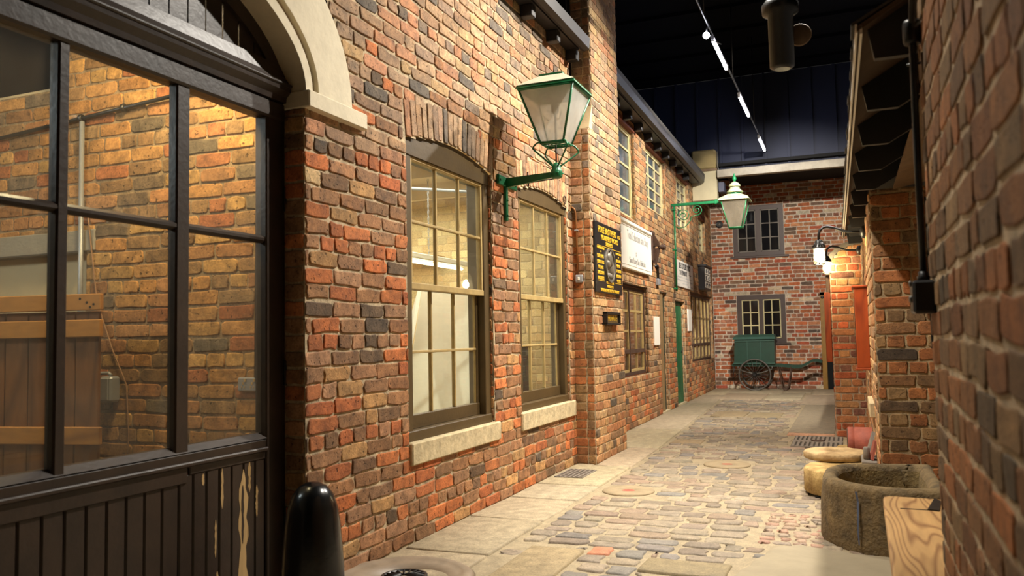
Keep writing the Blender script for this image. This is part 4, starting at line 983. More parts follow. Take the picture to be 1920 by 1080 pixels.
# near lantern
cx, cy = -2.0, 5.79
t = thing('gas_lantern', (-2.43, 5.79, 2.1), 'large square green lantern on a bracket between the two tall sash windows', 'lantern', 'green street lanterns')
lantern_body(t, cx, cy, 0.09, 2.655, 0.212, 3.045, M_LAMPROOF)
b = MB(); frustum(b, cx, cy, 0.232, 3.05, 0.222, 3.072); b.build('eaves_rim', M_GREEN, t)
b = MB(); frustum(b, cx, cy, 0.226, 3.074, 0.09, 3.165); b.build('roof', M_LAMPROOF, t)
b = MB(); frustum(b, cx, cy, 0.095, 3.165, 0.092, 3.178); b.build('roof_cap', M_GREEN, t)
for (a, c) in C4:
    b = MB(); pts = []
    for i in range(11):
        s = i/10; r = 0.095+0.075*math.sin(min(1, s*2.2)*PI/2)*(1-max(0, s-0.42)/0.58*1.0) if s < 0.42 else 0.17-(s-0.42)/0.58*0.145
        if s < 0.42: r = 0.085+0.085*math.sin(s/0.42*PI/2)
        z = 2.665-0.04*s-(0.14*max(0, s-0.15)/0.85)
        pts.append((cx+a*r*0.8, cy+c*r*0.8, z))
    b.tube(pts, 0.007, 6); b.build('support_strap', M_GREEN, t)
b = MB(); b.lathe((cx, cy, 2.395), [(0.03, 0), (0.044, 0.01), (0.044, 0.06), (0.036, 0.07), (0.036, 0.085), (0.028, 0.10), (0.022, 0.115)], 12)
for a in range(4): b.lathe((cx+0.046*math.cos(a*PI/2+0.5), cy+0.046*math.sin(a*PI/2+0.5), 2.43), [(0.009, -0.006), (0.011, 0), (0.009, 0.006)], 8)
b.build('socket_collar', M_GREEN, t)
b = MB(); b.tube([(cx, cy, 2.50), (cx, cy, 2.65)], 0.006, 6); b.build('gas_pipe', M_BLACK, t)
b = MB(); b.add([(-2.435, cy-0.014, 2.355), (-2.435, cy+0.014, 2.355), (-2.435, cy+0.014, 2.43), (-2.435, cy-0.014, 2.43), (-2.03, cy-0.012, 2.405), (-2.03, cy+0.012, 2.405), (-2.03, cy+0.012, 2.445), (-2.03, cy-0.012, 2.445)], [(0, 3, 2, 1), (4, 5, 6, 7), (0, 1, 5, 4), (1, 2, 6, 5), (2, 3, 7, 6), (3, 0, 4, 7)]); b.build('bracket_arm', M_GREEN, t)
b = MB(FL); b.bbox(5.63, 6.0, 0.005, 0.03, 2.365, 2.44, 0.006); b.bbox(5.765, 5.815, 0.005, 0.028, 2.10, 2.37, 0.006)
for u, z in ((5.66, 2.40), (5.96, 2.40), (5.79, 2.14), (5.79, 2.26)): b.lathe((u, 0.03, z), [(0.009, 0), (0.009, 0.006), (0.004, 0.009)], 8, 'd')
b.build('wall_plate', M_GREEN, t)
b = MB(); b.tube([(-2.44, cy+0.03, 2.375), (-2.03, cy+0.03, 2.40)], 0.005, 6); b.tube([(-2.24, cy+0.02, 2.47), (-2.24, cy+0.03, 2.36)], 0.006, 6); b.build('feed_pipe', M_BLACK, t)

# far lantern
cx, cy = -1.655, 13.7
t = thing('gas_lantern', (-2.7, 13.7, 1.94), 'ornate crowned green lantern on a scrolled bracket in front of the end wall', 'lantern', 'green street lanterns')
lantern_body(t, cx, cy, 0.10, 2.925, 0.205, 3.375, M_LAMPROOF2)
b = MB(); frustum(b, cx, cy, 0.245, 3.365, 0.23, 3.395); b.build('eaves_rim', M_LAMPROOF2, t)
b = MB(); frustum(b, cx, cy, 0.235, 3.395, 0.10, 3.475); b.build('roof', M_LAMPROOF2, t)
b = MB(); b.lathe((cx, cy, 3.47), [(0.10, 0), (0.10, 0.04), (0.085, 0.045)], 20); b.build('neck_band', M_GREEN, t)
b = MB(); b.lathe((cx, cy, 3.505), [(0.13, 0), (0.132, 0.018), (0.10, 0.04), (0.08, 0.065), (0.075, 0.09)], 20); b.build('crown_tier', M_LAMPROOF2, t)
b = MB(); b.lathe((cx, cy, 3.605), [(0.092, 0), (0.094, 0.012), (0.085, 0.03), (0.06, 0.058), (0.025, 0.08)], 20); b.build('crown_cap', M_LAMPROOF2, t)
b = MB(); b.lathe((cx, cy, 3.68), [(0.012, 0), (0.022, 0.02), (0.03, 0.04), (0.036, 0.06), (0.026, 0.085), (0.014, 0.10), (0.016, 0.12), (0.004, 0.15)], 14); b.build('finial', M_GREEN, t)
b = MB(); b.bbox(-2.70, -1.89, cy-0.018, cy+0.018, 3.355, 3.40, 0.006); b.bbox(-1.99, -1.86, cy-0.025, cy+0.025, 3.34, 3.415, 0.01); b.build('bracket_arm', M_GREEN, t)
b = MB(); b.tube([(-2.655, cy, 3.40), (-2.655, cy, 1.93)], 0.017, 8)
for z in (3.3, 2.62, 1.97): b.bbox(-2.71, -2.63, cy-0.03, cy+0.03, z-0.012, z+0.012, 0.004)
b.build('wall_post', M_GREEN, t)
def spiral(c, r0, turns, a0, sgn=1, n=36): return [(c[0]+r0*(1-0.85*i/n)*math.cos(a0+sgn*turns*2*PI*i/n), cy, c[1]+r0*(1-0.85*i/n)*math.sin(a0+sgn*turns*2*PI*i/n)) for i in range(n+1)]
b = MB(); b.tube(spiral((-2.50, 3.19), 0.11, 1.8, PI, -1), 0.008, 6); b.tube(spiral((-2.28, 3.27), 0.09, 1.8, -PI/2, 1), 0.008, 6)
b.tube([(-2.645, cy, 3.02), (-2.58, cy, 2.98), (-2.48, cy, 3.0), (-2.40, cy, 3.08), (-2.36, cy, 3.17), (-2.28, cy, 3.18)], 0.008, 6); b.build('scroll', M_GREEN, t)
b = MB(); b.tube([(-1.96, cy, 3.34), (-1.75, cy, 2.93)], 0.006, 6); b.build('stay_rod', M_STEEL, t)

# ================================================================ swan-neck wall lamps
def swan(base, k, lab, y):
    bx, bz = base
    t = thing('swan_neck_lamp', (bx, y, bz), lab, 'wall lamp', 'swan-neck lamps')
    rel = [(-0.02, 0.0), (-0.055, 0.004), (-0.17, 0.012), (-0.235, 0.035), (-0.30, 0.062), (-0.369, 0.081), (-0.41, 0.075), (-0.445, 0.045), (-0.458, 0.0), (-0.46, -0.07)]
    P = [(bx+a*k, y, bz+c*k) for a, c in rel]
    b = MB(); b.tube(P, 0.011*k+0.003, 8); b.build('arm', M_BLACK, t)
    b = MB(); b.lathe((bx, y, bz), [(0.05, 0.03), (0.055, 0.0), (0.05, -0.02), (0.02, -0.035)], 16, 'u'); b.build('wall_boss', M_BLACK, t)
    hx, hz = P[-1][0], P[-1][2]
    b = MB(); b.lathe((hx, y, hz), [(0.018, 0.01), (0.03, 0.0), (0.045*k, -0.02), (0.062*k, -0.065*k), (0.07*k, -0.07*k), (0.072*k, -0.085*k)], 18)
    for i in range(12):
        a = 2*PI*i/12; b.tube([(hx+0.035*k*math.cos(a), y+0.035*k*math.sin(a), hz-0.012), (hx+0.066*k*math.cos(a), y+0.066*k*math.sin(a), hz-0.065*k)], 0.005, 4)
    b.build('gallery', M_BLACK, t)
    b = MB(); b.lathe((hx, y, hz), [(0.058*k, -0.085*k), (0.058*k, -0.25*k), (0.056*k, -0.255*k), (0.056*k, -0.085*k)], 20); b.build('glass_well', M_GLASS, t)
    b = MB(); b.lathe((hx, y, hz-0.085*k), [(0.012, 0.0), (0.018, -0.02), (0.034, -0.045), (0.038, -0.07), (0.026, -0.10), (0.004, -0.112)], 14); b.build('bulb', M_BULB, t)
    b = MB()
    for a in (0.6, 2.7, 4.7): b.tube([(hx+0.06*k*math.cos(a), y+0.06*k*math.sin(a), hz-0.08*k), (hx+0.06*k*math.cos(a), y+0.06*k*math.sin(a), hz-0.255*k)], 0.004, 5)
    b.tube([(hx+0.06*k*math.cos(a), y+0.06*k*math.sin(a), hz-0.255*k) for a in [2*PI*i/20 for i in range(20)]], 0.004, 5, closed=True); b.build('cage', M_BLACK, t)
    li = bpy.data.lights.new('bulb_light', 'POINT'); li.energy = 26; li.color = (1, 0.80, 0.55); li.shadow_soft_size = 0.03
    lo = bpy.data.objects.new('bulb_light', li); COL.objects.link(lo); lo.location = (hx, y, hz-0.16*k); return t
swan((0.14, 2.005), 0.76, 'lit swan-neck lamp on the recess wall, the one with its arm closer to the canopy', 7.2)
swan((0.135, 2.108), 0.76, 'lit swan-neck lamp hanging lower, just above the tall narrow red board', 9.95)

# ================================================================ signs on the left
t = thing('enamel_sign', FP.p(7.955, 0.0, 1.62), 'black and gold trade sign with an oval relief on the chimney breast', 'sign')
b = MB(FP); b.bbox(7.48, 8.43, 0.008, 0.034, 1.622, 2.308, 0.006); b.build('board', M_SIGNBLK, t)
T = lambda s, u, z, h, sx=1.0, al='CENTER', nm='lettering', m=M_GOLD: text(t, FP, s, u, z, h, 0.035, m, al, sx, bold=0.001, name=nm)
T('HOLE BROTHERS', 7.90, 2.235, 0.088, 0.98); T('& Co', 8.335, 2.225, 0.05, 1.0); T('MOORFIELD WORKS', 7.98, 2.163, 0.07, 0.95); T('SHEFFIELD', 7.955, 2.108, 0.055, 1.0)
T('MANUFACTURERS', 7.645, 2.055, 0.032, 0.95); T('OF', 7.65, 2.02, 0.022); T('EDGE AND', 7.63, 1.975, 0.05, 0.9)
for i, s in enumerate(('JOINERS TOOLS', 'FILES, RASPS', 'SAWS, SCREWS', 'BRACES & BITS')): T(s, 7.635, 1.918-0.052*i, 0.045, 0.72)
T('MANUFACTURERS', 8.30, 2.045, 0.03, 0.85); T('OF', 8.3, 2.012, 0.02)
for i, s in enumerate(('SKATES AND', 'HAMMERS', 'SCYTHES AND', 'SHEEP SHEARS', 'MATCHETS')): T(s, 8.295, 1.972-0.052*i, 0.042, 0.70)
T('CORPORATE MARK', 7.96, 1.727, 0.033, 0.9); T('GRANTED IN 1791', 7.96, 1.69, 0.033, 0.85)
T('THE HOLE BROTHERS TRUST FOR THE INDUSTRY', 7.955, 1.648, 0.042, 0.72)
b = MB(FP)
for a, c, z in ((7.53, 8.39, 2.077), (7.53, 7.76, 1.738), (8.15, 8.39, 1.738)): b.box(a, c, 0.034, 0.036, z-0.0025, z+0.0025)
b.build('rule_line', M_GOLD, t)
ov = (7.955, 1.905)
b = MB(FP); b.band([(ov[0]+0.155*math.cos(a), ov[1]+0.155*math.sin(a)) for a in [2*PI*i/40 for i in range(41)]], [(ov[0]+0.175*math.cos(a), ov[1]+0.172*math.sin(a)) for a in [2*PI*i/40 for i in range(41)]], 0.03, 0.05)
b.build('medallion_rim', M_SILVER, t)
def blob(b, u, z, ru, rz, rd, d=0.034, n=12, m=6, rot=0.0):
    vs = []; fs = []
    for j in range(m+1):
        ph = PI/2*j/m
        for i in range(n):
            a = 2*PI*i/n; x, y = ru*math.cos(a)*math.cos(ph), rz*math.sin(a)*math.cos(ph)
            vs.append((u+x*math.cos(rot)-y*math.sin(rot), d+rd*math.sin(ph), z+x*math.sin(rot)+y*math.cos(rot)))
    for j in range(m):
        for i in range(n): fs.append((j*n+i, j*n+(i+1) % n, (j+1)*n+(i+1) % n, (j+1)*n+i))
    b.add(vs, fs, True)
b = MB(FP); b.prism([(ov[0]+0.156*math.cos(a), ov[1]+0.156*math.sin(a)) for a in [2*PI*i/40 for i in range(40)]], 0.034, 0.0345)
blob(b, ov[0]-0.02, ov[1]+0.05, 0.05, 0.085, 0.04, rot=0.35); blob(b, ov[0]-0.06, ov[1]+0.005, 0.03, 0.05, 0.03, rot=0.4); blob(b, ov[0]+0.035, ov[1]-0.02, 0.06, 0.10, 0.035, rot=0.3); blob(b, ov[0]+0.02, ov[1]+0.12, 0.014, 0.028, 0.02)
for i in range(4): blob(b, ov[0]-0.06+0.04*i, ov[1]-0.105, 0.022, 0.03, 0.022)
b.build('relief', M_SILVER, t)

t = thing('name_plaque', FP.p(8.0, 0, 1.32), 'small framed bronze plaque below the black trade sign', 'plaque')
b = MB(FP); b.bbox(7.76, 8.24, 0.005, 0.035, 1.318, 1.432, 0.006); b.build('backing', M_BRASS, t)
b = MB(FP)
for q in ((7.745, 7.775, 1.315, 1.435), (8.225, 8.255, 1.315, 1.435), (7.745, 8.255, 1.415, 1.44), (7.745, 8.255, 1.31, 1.328)): b.bbox(q[0], q[1], 0.0, 0.055, q[2], q[3], 0.004)
b.build('frame', M_BLACK, t)
text(t, FP, 'PRIVATE', 8.0, 1.375, 0.085, 0.036, M_GOLD, sx=1.1)

t = thing('shop_sign', FF.p(10.4, 0, 2.05), 'long cream sign board with thin grey lettering past the chimney breast', 'sign')
b = MB(FF); b.bbox(9.1, 11.66, 0.0, 0.05, 2.06, 2.66, 0.005); b.build('board', M_SIGNWHT, t)
b = MB(FF); b.bbox(9.1, 11.68, 0.0, 0.075, 2.635, 2.68, 0.006); b.bbox(9.1, 11.66, 0.05, 0.058, 2.605, 2.617, 0.002); b.bbox(9.1, 11.66, 0.05, 0.055, 2.105, 2.112, 0.002); b.bbox(11.63, 11.67, 0.0, 0.06, 2.06, 2.66, 0.004); b.build('moulding', M_SIGNWHT, t)
text(t, FF, 'Tool Collection Saw Shop', 11.48, 2.50, 0.165, 0.051, M_INKG, 'RIGHT', 0.72)
text(t, FF, '&', 10.72, 2.275, 0.10, 0.051, M_INKG)
text(t, FF, 'Simon Barley Saw Collection', 11.28, 2.18, 0.115, 0.051, M_INKG, 'RIGHT', 0.72)

t = thing('shop_sign', FF.p(14.7, 0, 2.0), 'worn white enamel sign for a cutlery shop behind the lantern post', 'sign')
b = MB(FF); b.bbox(13.75, 15.63, 0.005, 0.03, 2.03, 2.49, 0.004); b.build('board', M_SIGNOLD, t)
text(t, FF, 'SEE CUTLERY SHOP', 14.72, 2.40, 0.135, 0.031, M_INK, sx=1.02, bold=0.004); text(t, FF, '211 HOWARD ST', 14.55, 2.28, 0.115, 0.031, M_INK, sx=0.85, bold=0.003)
b = MB(FF); b.box(15.12, 15.32, 0.03, 0.032, 2.274, 2.286); b.prism([(15.32, 2.262), (15.4, 2.28), (15.32, 2.298)], 0.03, 0.032); b.build('arrow', M_INK, t)
rw = random.Random(6)
for (ua, ub, z) in ((13.86, 15.52, 2.205), (13.86, 15.52, 2.15), (14.45, 15.0, 2.10), (13.82, 14.1, 2.065), (15.0, 15.55, 2.065)):
    b = MB(FF); u = ua                      # worn, unreadable lines of small print
    while u < ub: w = rw.uniform(0.02, 0.05); b.box(u, min(u+w, ub), 0.03, 0.0315, z-0.014, z+rw.uniform(0.006, 0.016)); u += w+rw.uniform(0.012, 0.04)
    b.build('small_print', M_INKG, t)

t = thing('pictogram_sign', FF.p(16.9, 0, 2.08), 'tall black frame of white pictogram panels above the many-paned window', 'sign')
b = MB(FF); b.bbox(16.45, 17.3, 0.0, 0.13, 2.085, 2.56, 0.005); b.build('case', M_EAVE, t)
b = MB(FF); b.bbox(16.42, 17.33, 0.0, 0.17, 2.55, 2.585, 0.004); b.build('hood', M_EAVE, t)
for r in range(3):
    b = MB(FF); b.box(16.53, 17.22, 0.13, 0.134, 2.13+0.14*r, 2.25+0.14*r); b.build('panel', M_SIGNWHT, t)
    b = MB(FF)
    for q in range(2):
        c0 = 16.70+0.34*q; z0 = 2.19+0.14*r
        b.tube([(c0+0.09*math.cos(a+r), 0.135, z0+0.035*math.sin(a+r)) for a in [PI*1.4*i/12 for i in range(13)]], 0.009, 5); b.tube([(c0-0.08, 0.135, z0-0.04), (c0+0.05, 0.135, z0+0.04)], 0.008, 5)
    b.build('pictogram', M_INK, t)

def panel(lab, fr, u0, u1, z0, z1, m=M_SIGNWHT, lines=8):
    t = thing('information_panel', fr.p((u0+u1)/2, 0, z0), lab, 'notice'); b = MB(fr); b.bbox(u0, u1, 0.005, 0.03, z0, z1, 0.004); b.build('board', m, t)
    return t
panel('narrow white notice panel on the brick between the shop window and the worn doorway', FF, 11.90, 12.27, 1.05, 1.47)
panel('grey notice panel between the green door and the many-paned window', FF, 14.95, 15.33, 1.26, 1.66, M_SIGNOLD)

t = thing('iron_bracket', FF.p(12.05, 0, 2.3), 'rusty iron clamp bracket at the end of the cream sign board', 'bracket')
b = MB(FF); b.bbox(11.82, 12.04, 0.012, 0.05, 2.28, 2.74, 0.02); b.build('back_plate', M_RUST, t)
b = MB(FF); b.prism([(0.04, 2.72), (0.14, 2.55), (0.14, 2.50), (0.04, 2.50)], 11.86, 11.92, 'u'); b.prism([(0.04, 2.46), (0.13, 2.48), (0.07, 2.24), (0.04, 2.26)], 11.86, 12.0, 'u'); b.build('jaw', M_RUST, t)
b = MB(FF); b.tube([(11.88, 0.13, 2.50), (12.2, 0.13, 2.52)], 0.025, 8); b.lathe((12.2, 0.13, 2.52), [(0.02, -0.03), (0.045, -0.01), (0.045, 0.03), (0.02, 0.05)], 10, 'u'); b.build('pin', M_RUST, t)

t = thing('light_switch', FF.p(12.3, 0, 1.95), 'small grey switch under a hooked black conduit near the worn doorway', 'switch')
b = MB(FF); b.bbox(12.2, 12.37, 0, 0.05, 1.95, 2.05, 0.008); b.build('box', M_GREYMETAL, t)
b = MB(FF); b.tube([(12.27, 0.025, 2.05), (12.27, 0.025, 2.2), (12.25, 0.03, 2.24), (12.18, 0.02, 2.24), (12.15, -0.02, 2.22)], 0.022, 8); b.build('conduit', M_BLACK, t)

t = thing('light_switch', (-2.36, 7.45, 1.71), 'white rocker switch below an old copper pipe on the chimney cheek', 'switch')
b = MB(FPL); b.bbox(-2.40, -2.325, 0, 0.035, 1.712, 1.787, 0.008); b.build('box', M_GREYMETAL, t)
b = MB(FPL); b.bbox(-2.372, -2.352, 0.033, 0.042, 1.735, 1.765, 0.003); b.build('rocker', M_SIGNWHT, t)
b = MB(FPL); b.tube([(-2.373, 0.018, 1.787), (-2.378, 0.018, 2.1), (-2.384, 0.018, 2.38), (-2.395, 0.018, 2.42), (-2.42, 0.018, 2.437), (-2.43, 0.018, 2.44)], 0.010, 8); b.build('pipe', M_COPPER, t)
b = MB(FPL); b.bbox(-2.40, -2.362, 0.0, 0.03, 2.205, 2.22, 0.003); b.build('clip', M_GREYMETAL, t)

b = MB(FL); b.tube([(7.22+0.035*math.cos(a), 0.016, 2.48+0.035*math.sin(a)) for a in [2*PI*i/16 for i in range(16)]], 0.006, 6, closed=True); b.build('iron_ring', M_RUST, label='small rusty iron ring in the brickwork at the end of the second window arch', cat='ring')
t = thing('speaker', FB.p(-2.58, 0, 3.55), 'small round black speaker high on the end wall beside the far lantern', 'speaker')
b = MB(FB); b.lathe((-2.58, 0.0, 3.62), [(0.075, 0), (0.08, 0.03), (0.06, 0.05), (0.05, 0.035)], 18, 'd'); b.build('housing', M_BLACK, t)
b = MB(FB); b.lathe((-2.58, 0.03, 3.62), [(0.028, 0), (0.02, 0.012), (0.004, 0.016)], 12, 'd'); b.build('dust_cap', M_LEAD, t)

t = thing('hoist_box', (-2.5, 16.2, 3.75), 'cream boxed hoist cabin jutting out over the far end of the left wall', 'cabin')
b = MB(); b.bbox(-2.735, -2.262, 16.0, 16.2, 3.79, 4.355, 0.006); b.build('lower_case', M_CREAMBOX, t)
b = MB(); b.bbox(-2.735, -2.25, 15.98, 16.2, 4.355, 4.40, 0.006); b.bbox(-2.735, -2.25, 15.99, 16.2, 3.775, 3.795, 0.004); b.build('ledge', M_FASCIA, t)
b = MB(); b.bbox(-2.735, -2.27, 16.0, 16.2, 4.40, 4.78, 0.03); b.build('upper_case', mat('cream_box_dull', (170, 148, 98), 0.75, noise=0.2, nscale=4), t)
b = MB(); b.tube([(-2.235, 15.98, 4.72), (-2.235, 15.98, 4.42), (-2.20, 15.98, 4.32), (-2.17, 15.98, 4.24)], 0.010, 6); b.build('cable', M_LEAD, t)
b = MB(); b.bbox(-2.25, -2.14, 16.1, 16.3, 3.95, 4.14, 0.006); b.build('junction_box', mat('slate_box', (84, 86, 104), 0.6), label='small slate-grey box fixed beside the cream hoist cabin', cat='box')

# ================================================================ handcart
t = thing('handcart', (-1.88, 17.95, 0), 'dark green two-wheeled handcart with a lidded box body against the end wall', 'cart')
b = MB()
def taper(b, x0, x1, y0, y1, z0, X0, X1, Y0, Y1, z1):
    b.add([(x0, y0, z0), (x1, y0, z0), (x1, y1, z0), (x0, y1, z0), (X0, Y0, z1), (X1, Y0, z1), (X1, Y1, z1), (X0, Y1, z1)], [(0, 3, 2, 1), (4, 5, 6, 7), (0, 1, 5, 4), (1, 2, 6, 5), (2, 3, 7, 6), (3, 0, 4, 7)])
taper(b, -2.295, -1.475, 17.84, 18.34, 0.56, -2.27, -1.465, 17.86, 18.34, 1.09); b.build('box_body', M_CARTGREEN, t)
b = MB()
for x in (-2.015, -1.745): b.box(x-0.008, x+0.008, 17.835, 17.86, 0.59, 1.06)
b.box(-2.28, -1.47, 17.83, 17.86, 1.03, 1.055); b.box(-2.31, -1.46, 17.82, 17.86, 0.555, 0.585); b.build('panel_bead', M_CARTTRIM, t)
b = MB(); taper(b, -2.31, -1.44, 17.80, 18.36, 1.075, -2.285, -1.455, 17.83, 18.34, 1.125); taper(b, -2.285, -1.455, 17.83, 18.34, 1.125, -2.25, -1.48, 17.95, 18.30, 1.175); b.build('lid', M_CARTTRIM, t)
for y in (17.88, 18.28):
    b = MB(); pts = [(-2.34, y, 0.535), (-1.4, y, 0.525), (-1.1, y, 0.495), (-0.96, y, 0.50), (-0.84, y, 0.56), (-0.74, y, 0.615), (-0.66, y, 0.625), (-0.555, y, 0.595)]
    for (p, q) in zip(pts, pts[1:]): b.add([(p[0], y-0.022, p[2]-0.028), (p[0], y+0.022, p[2]-0.028), (p[0], y+0.022, p[2]+0.028), (p[0], y-0.022, p[2]+0.028), (q[0], y-0.022, q[2]-0.028), (q[0], y+0.022, q[2]-0.028), (q[0], y+0.022, q[2]+0.028), (q[0], y-0.022, q[2]+0.028)], [(0, 3, 2, 1), (4, 5, 6, 7), (0, 1, 5, 4), (1, 2, 6, 5), (2, 3, 7, 6), (3, 0, 4, 7)])
    b.build('shaft', M_CARTGREEN, t)
b = MB(); b.tube([(-0.57, 17.85, 0.60), (-0.57, 18.31, 0.60)], 0.018, 8); b.build('handle', M_CARTGREEN, t)
M_WHEEL = mat('wheel_iron', (92, 88, 82), 0.5, metal=0.3, noise=0.3, nscale=14)
def wheel(y, R, hx, hz):
    w = MB(); w.tube([(hx+R*math.cos(a), y, hz+R*math.sin(a)) for a in [2*PI*i/48 for i in range(48)]], 0.017, 8, closed=True)
    o = w.build('wheel', M_WHEEL, t)
    s = MB()
    for i in range(18): a = 2*PI*i/18; s.tube([(hx+0.04*math.cos(a), y+0.01*(-1)**i, hz+0.04*math.sin(a)), (hx+(R-0.01)*math.cos(a), y, hz+(R-0.01)*math.sin(a))], 0.0045, 5)
    s.build('spokes', M_WHEEL, o); h = MB(); h.lathe((hx, y, hz), [(0.03, -0.06), (0.045, -0.03), (0.045, 0.03), (0.03, 0.06)], 14, 'd'); h.build('hub', M_BLACK, o)
wheel(17.78, 0.318, -1.875, 0.335); wheel(18.375, 0.318, -1.875, 0.335)
b = MB(); b.tube([(-1.875, 17.74, 0.335), (-1.875, 18.41, 0.335)], 0.018, 8); b.build('axle', M_BLACK, t)
for y in (17.86, 18.30):
    b = MB(); b.tube([(-2.21+0.67*i/12, y, 0.45-0.09*math.sin(PI*i/12)) for i in range(13)], 0.013, 6); b.tube([(-2.22, y, 0.45), (-2.22, y, 0.51)], 0.01, 6); b.tube([(-1.53, y, 0.45), (-1.53, y, 0.51)], 0.01, 6); b.build('leaf_spring', M_STEEL, t)
for y in (17.86, 18.3):
    b = MB(); b.tube([(-1.42, y, 0.50), (-1.37, y, 0.28), (-1.335, y, 0.07), (-1.31, y, 0.022), (-1.25, y, 0.022), (-1.22, y, 0.08), (-1.16, y, 0.5)], 0.013, 6); b.build('leg', M_RUST, t)
b = MB(); b.tube([(-2.29, 17.88, 0.53), (-2.34, 17.88, 0.22)], 0.010, 6); b.tube([(-2.33, 17.88, 0.25), (-2.12, 17.88, 0.45)], 0.007, 6); b.build('prop', M_BLACK, t)

# ================================================================ right-hand side things
t = thing('notice_case', FS.p(1.73, 0, 0.87), 'tall glossy red-brown wooden notice case on the recess wall', 'case')
b = MB(FS); b.bbox(1.55, 1.92, 0.004, 0.108, 0.895, 1.565, 0.006); b.build('case', M_REDWOOD, t)
b = MB(FS); b.bbox(1.53, 1.94, 0.004, 0.126, 1.562, 1.584, 0.008); b.build('cornice', M_REDWOOD, t)
b = MB(FS); b.bbox(1.54, 1.93, 0.004, 0.12, 0.878, 0.897, 0.006); b.build('base_moulding', M_REDWOOD, t)
b = MB(FS); b.box(1.59, 1.88, 0.108, 0.111, 0.93, 1.53); b.build('glass_front', M_DPANE, t)
b = MB(FQ1L); b.bbox(10.18, 10.85, 0.008, 0.075, 0.85, 1.66, 0.004); b.build('hanging_board', M_REDWOOD, label='narrow red-brown board hung on the outer edge of the far pier', cat='board')
b = MB(FQ1L); b.bbox(10.22, 10.3, 0.01, 0.05, 1.655, 1.85, 0.004); b.build('board_hook', M_RUST, label='dark strap above the narrow red-brown board', cat='strap')

def trough():
    t = thing('stone_trough', (0.1, 5.25, 0), 'big rounded stone trough at the end of the dark brick wall', 'trough')
    rnd = random.Random(3)
    def outline(off, n=72):
        pts = []; R = 0.5-off; xr = 0.442-off*0.9
        for i in range(n):
            a = PI/2+PI*i/(n-1); pts.append((0.30+R*math.cos(a), 5.25+R*math.sin(a)))
        pts += [(xr-0.05*k, 5.25-R) for k in (2, 1)]+[(xr, 5.25-R)]+[(xr, 5.25-R+2*R*k/8) for k in range(1, 8)]+[(xr, 5.25+R)]+[(xr-0.05*k, 5.25+R) for k in (1, 2)]
        return pts
    def wavy(x, y, z): return 0.006*math.sin(9*x+7*z)+0.005*math.sin(13*y+4*z+1)+0.004*math.sin(31*z+5*x)
    def shell(prof, name, m):
        b = MB(); rings = []
        for off, z in prof:
            o = outline(off); rings.append([(x+wavy(x, y, z)*(1 if x < 0.4 else 0.0)+rnd.uniform(-.002, .002), y+wavy(y, x, z)+rnd.uniform(-.002, .002), z+0.006*math.sin(6*x+5*y)*(1 if z > 0.3 else 0)) for x, y in o])
        K = len(rings[0]); vs = [p for r in rings for p in r]
        fs = [(i*K+k, i*K+(k+1) % K, (i+1)*K+(k+1) % K, (i+1)*K+k) for i in range(len(rings)-1) for k in range(K)]
        b.add(vs, fs, True)
        if name == 'basin': b.add(rings[-1], [tuple(range(K))])
        return b.build(name, m, t)
    shell([(0.012, 0.0), (0.002, 0.03), (0.0, 0.10), (0.004, 0.17), (0.0, 0.24), (0.004, 0.31), (0.008, 0.345), (0.022, 0.367), (0.045, 0.374), (0.07, 0.368), (0.082, 0.352), (0.088, 0.335)], 'outer_wall', M_TROUGH)
    shell([(0.088, 0.336), (0.092, 0.28), (0.10, 0.2), (0.115, 0.12), (0.16, 0.095)], 'basin', M_TROUGHIN)
    b = MB(); ang = 4.06; R = 0.512
    vs = []
    for z, w in ((0.335, 0.016), (0.28, 0.012), (0.2, 0.013), (0.12, 0.009), (0.05, 0.007)):
        for s in (-1, 1): a = ang+s*w; vs.append((0.30+R*math.cos(a)+wavy(0.30+R*math.cos(a), 5.25+R*math.sin(a), z), 5.25+R*math.sin(a)+wavy(5.25+R*math.sin(a), 0.3+R*math.cos(a), z), z))
    b.add(vs, [(2*i, 2*i+1, 2*i+3, 2*i+2) for i in range(4)]); b.build('paint_drip', mat('blue_drip', (84, 92, 116), 0.8), t, label='blue-grey drip running down the trough')
trough()

t = thing('bench', (0.27, 3.2, 0), 'worn pine bench with bold grain in front of the stone trough', 'bench')
b = MB(); o_ = [(0.09, 2.78), (0.47, 2.78), (0.49, 4.09), (0.30, 4.118), (0.16, 4.132), (0.125, 4.128), (0.109, 4.105), (0.106, 4.07)]
b.prism(o_, 0.405, 0.452, 'z'); top = b.build('seat_plank', M_PINE, t)
mo = top.modifiers.new('bevel', 'BEVEL'); mo.width = 0.008; mo.segments = 2
b = MB(); b.box(0.165, 0.27, 3.845, 3.857, 0.4521, 0.4535); b.build('saw_cut', M_DARK, t)
b = MB(); b.prism([(0.268, 3.845), (0.31, 3.83), (0.335, 4.04), (0.315, 4.10)], 0.452, 0.458, 'z'); b.build('iron_plate', M_BLACK, t)
for y in (2.95, 3.8):
    b = MB(); b.bbox(0.20, 0.46, y, y+0.05, 0.0, 0.405, 0.004); b.build('leg', M_PINE, t)

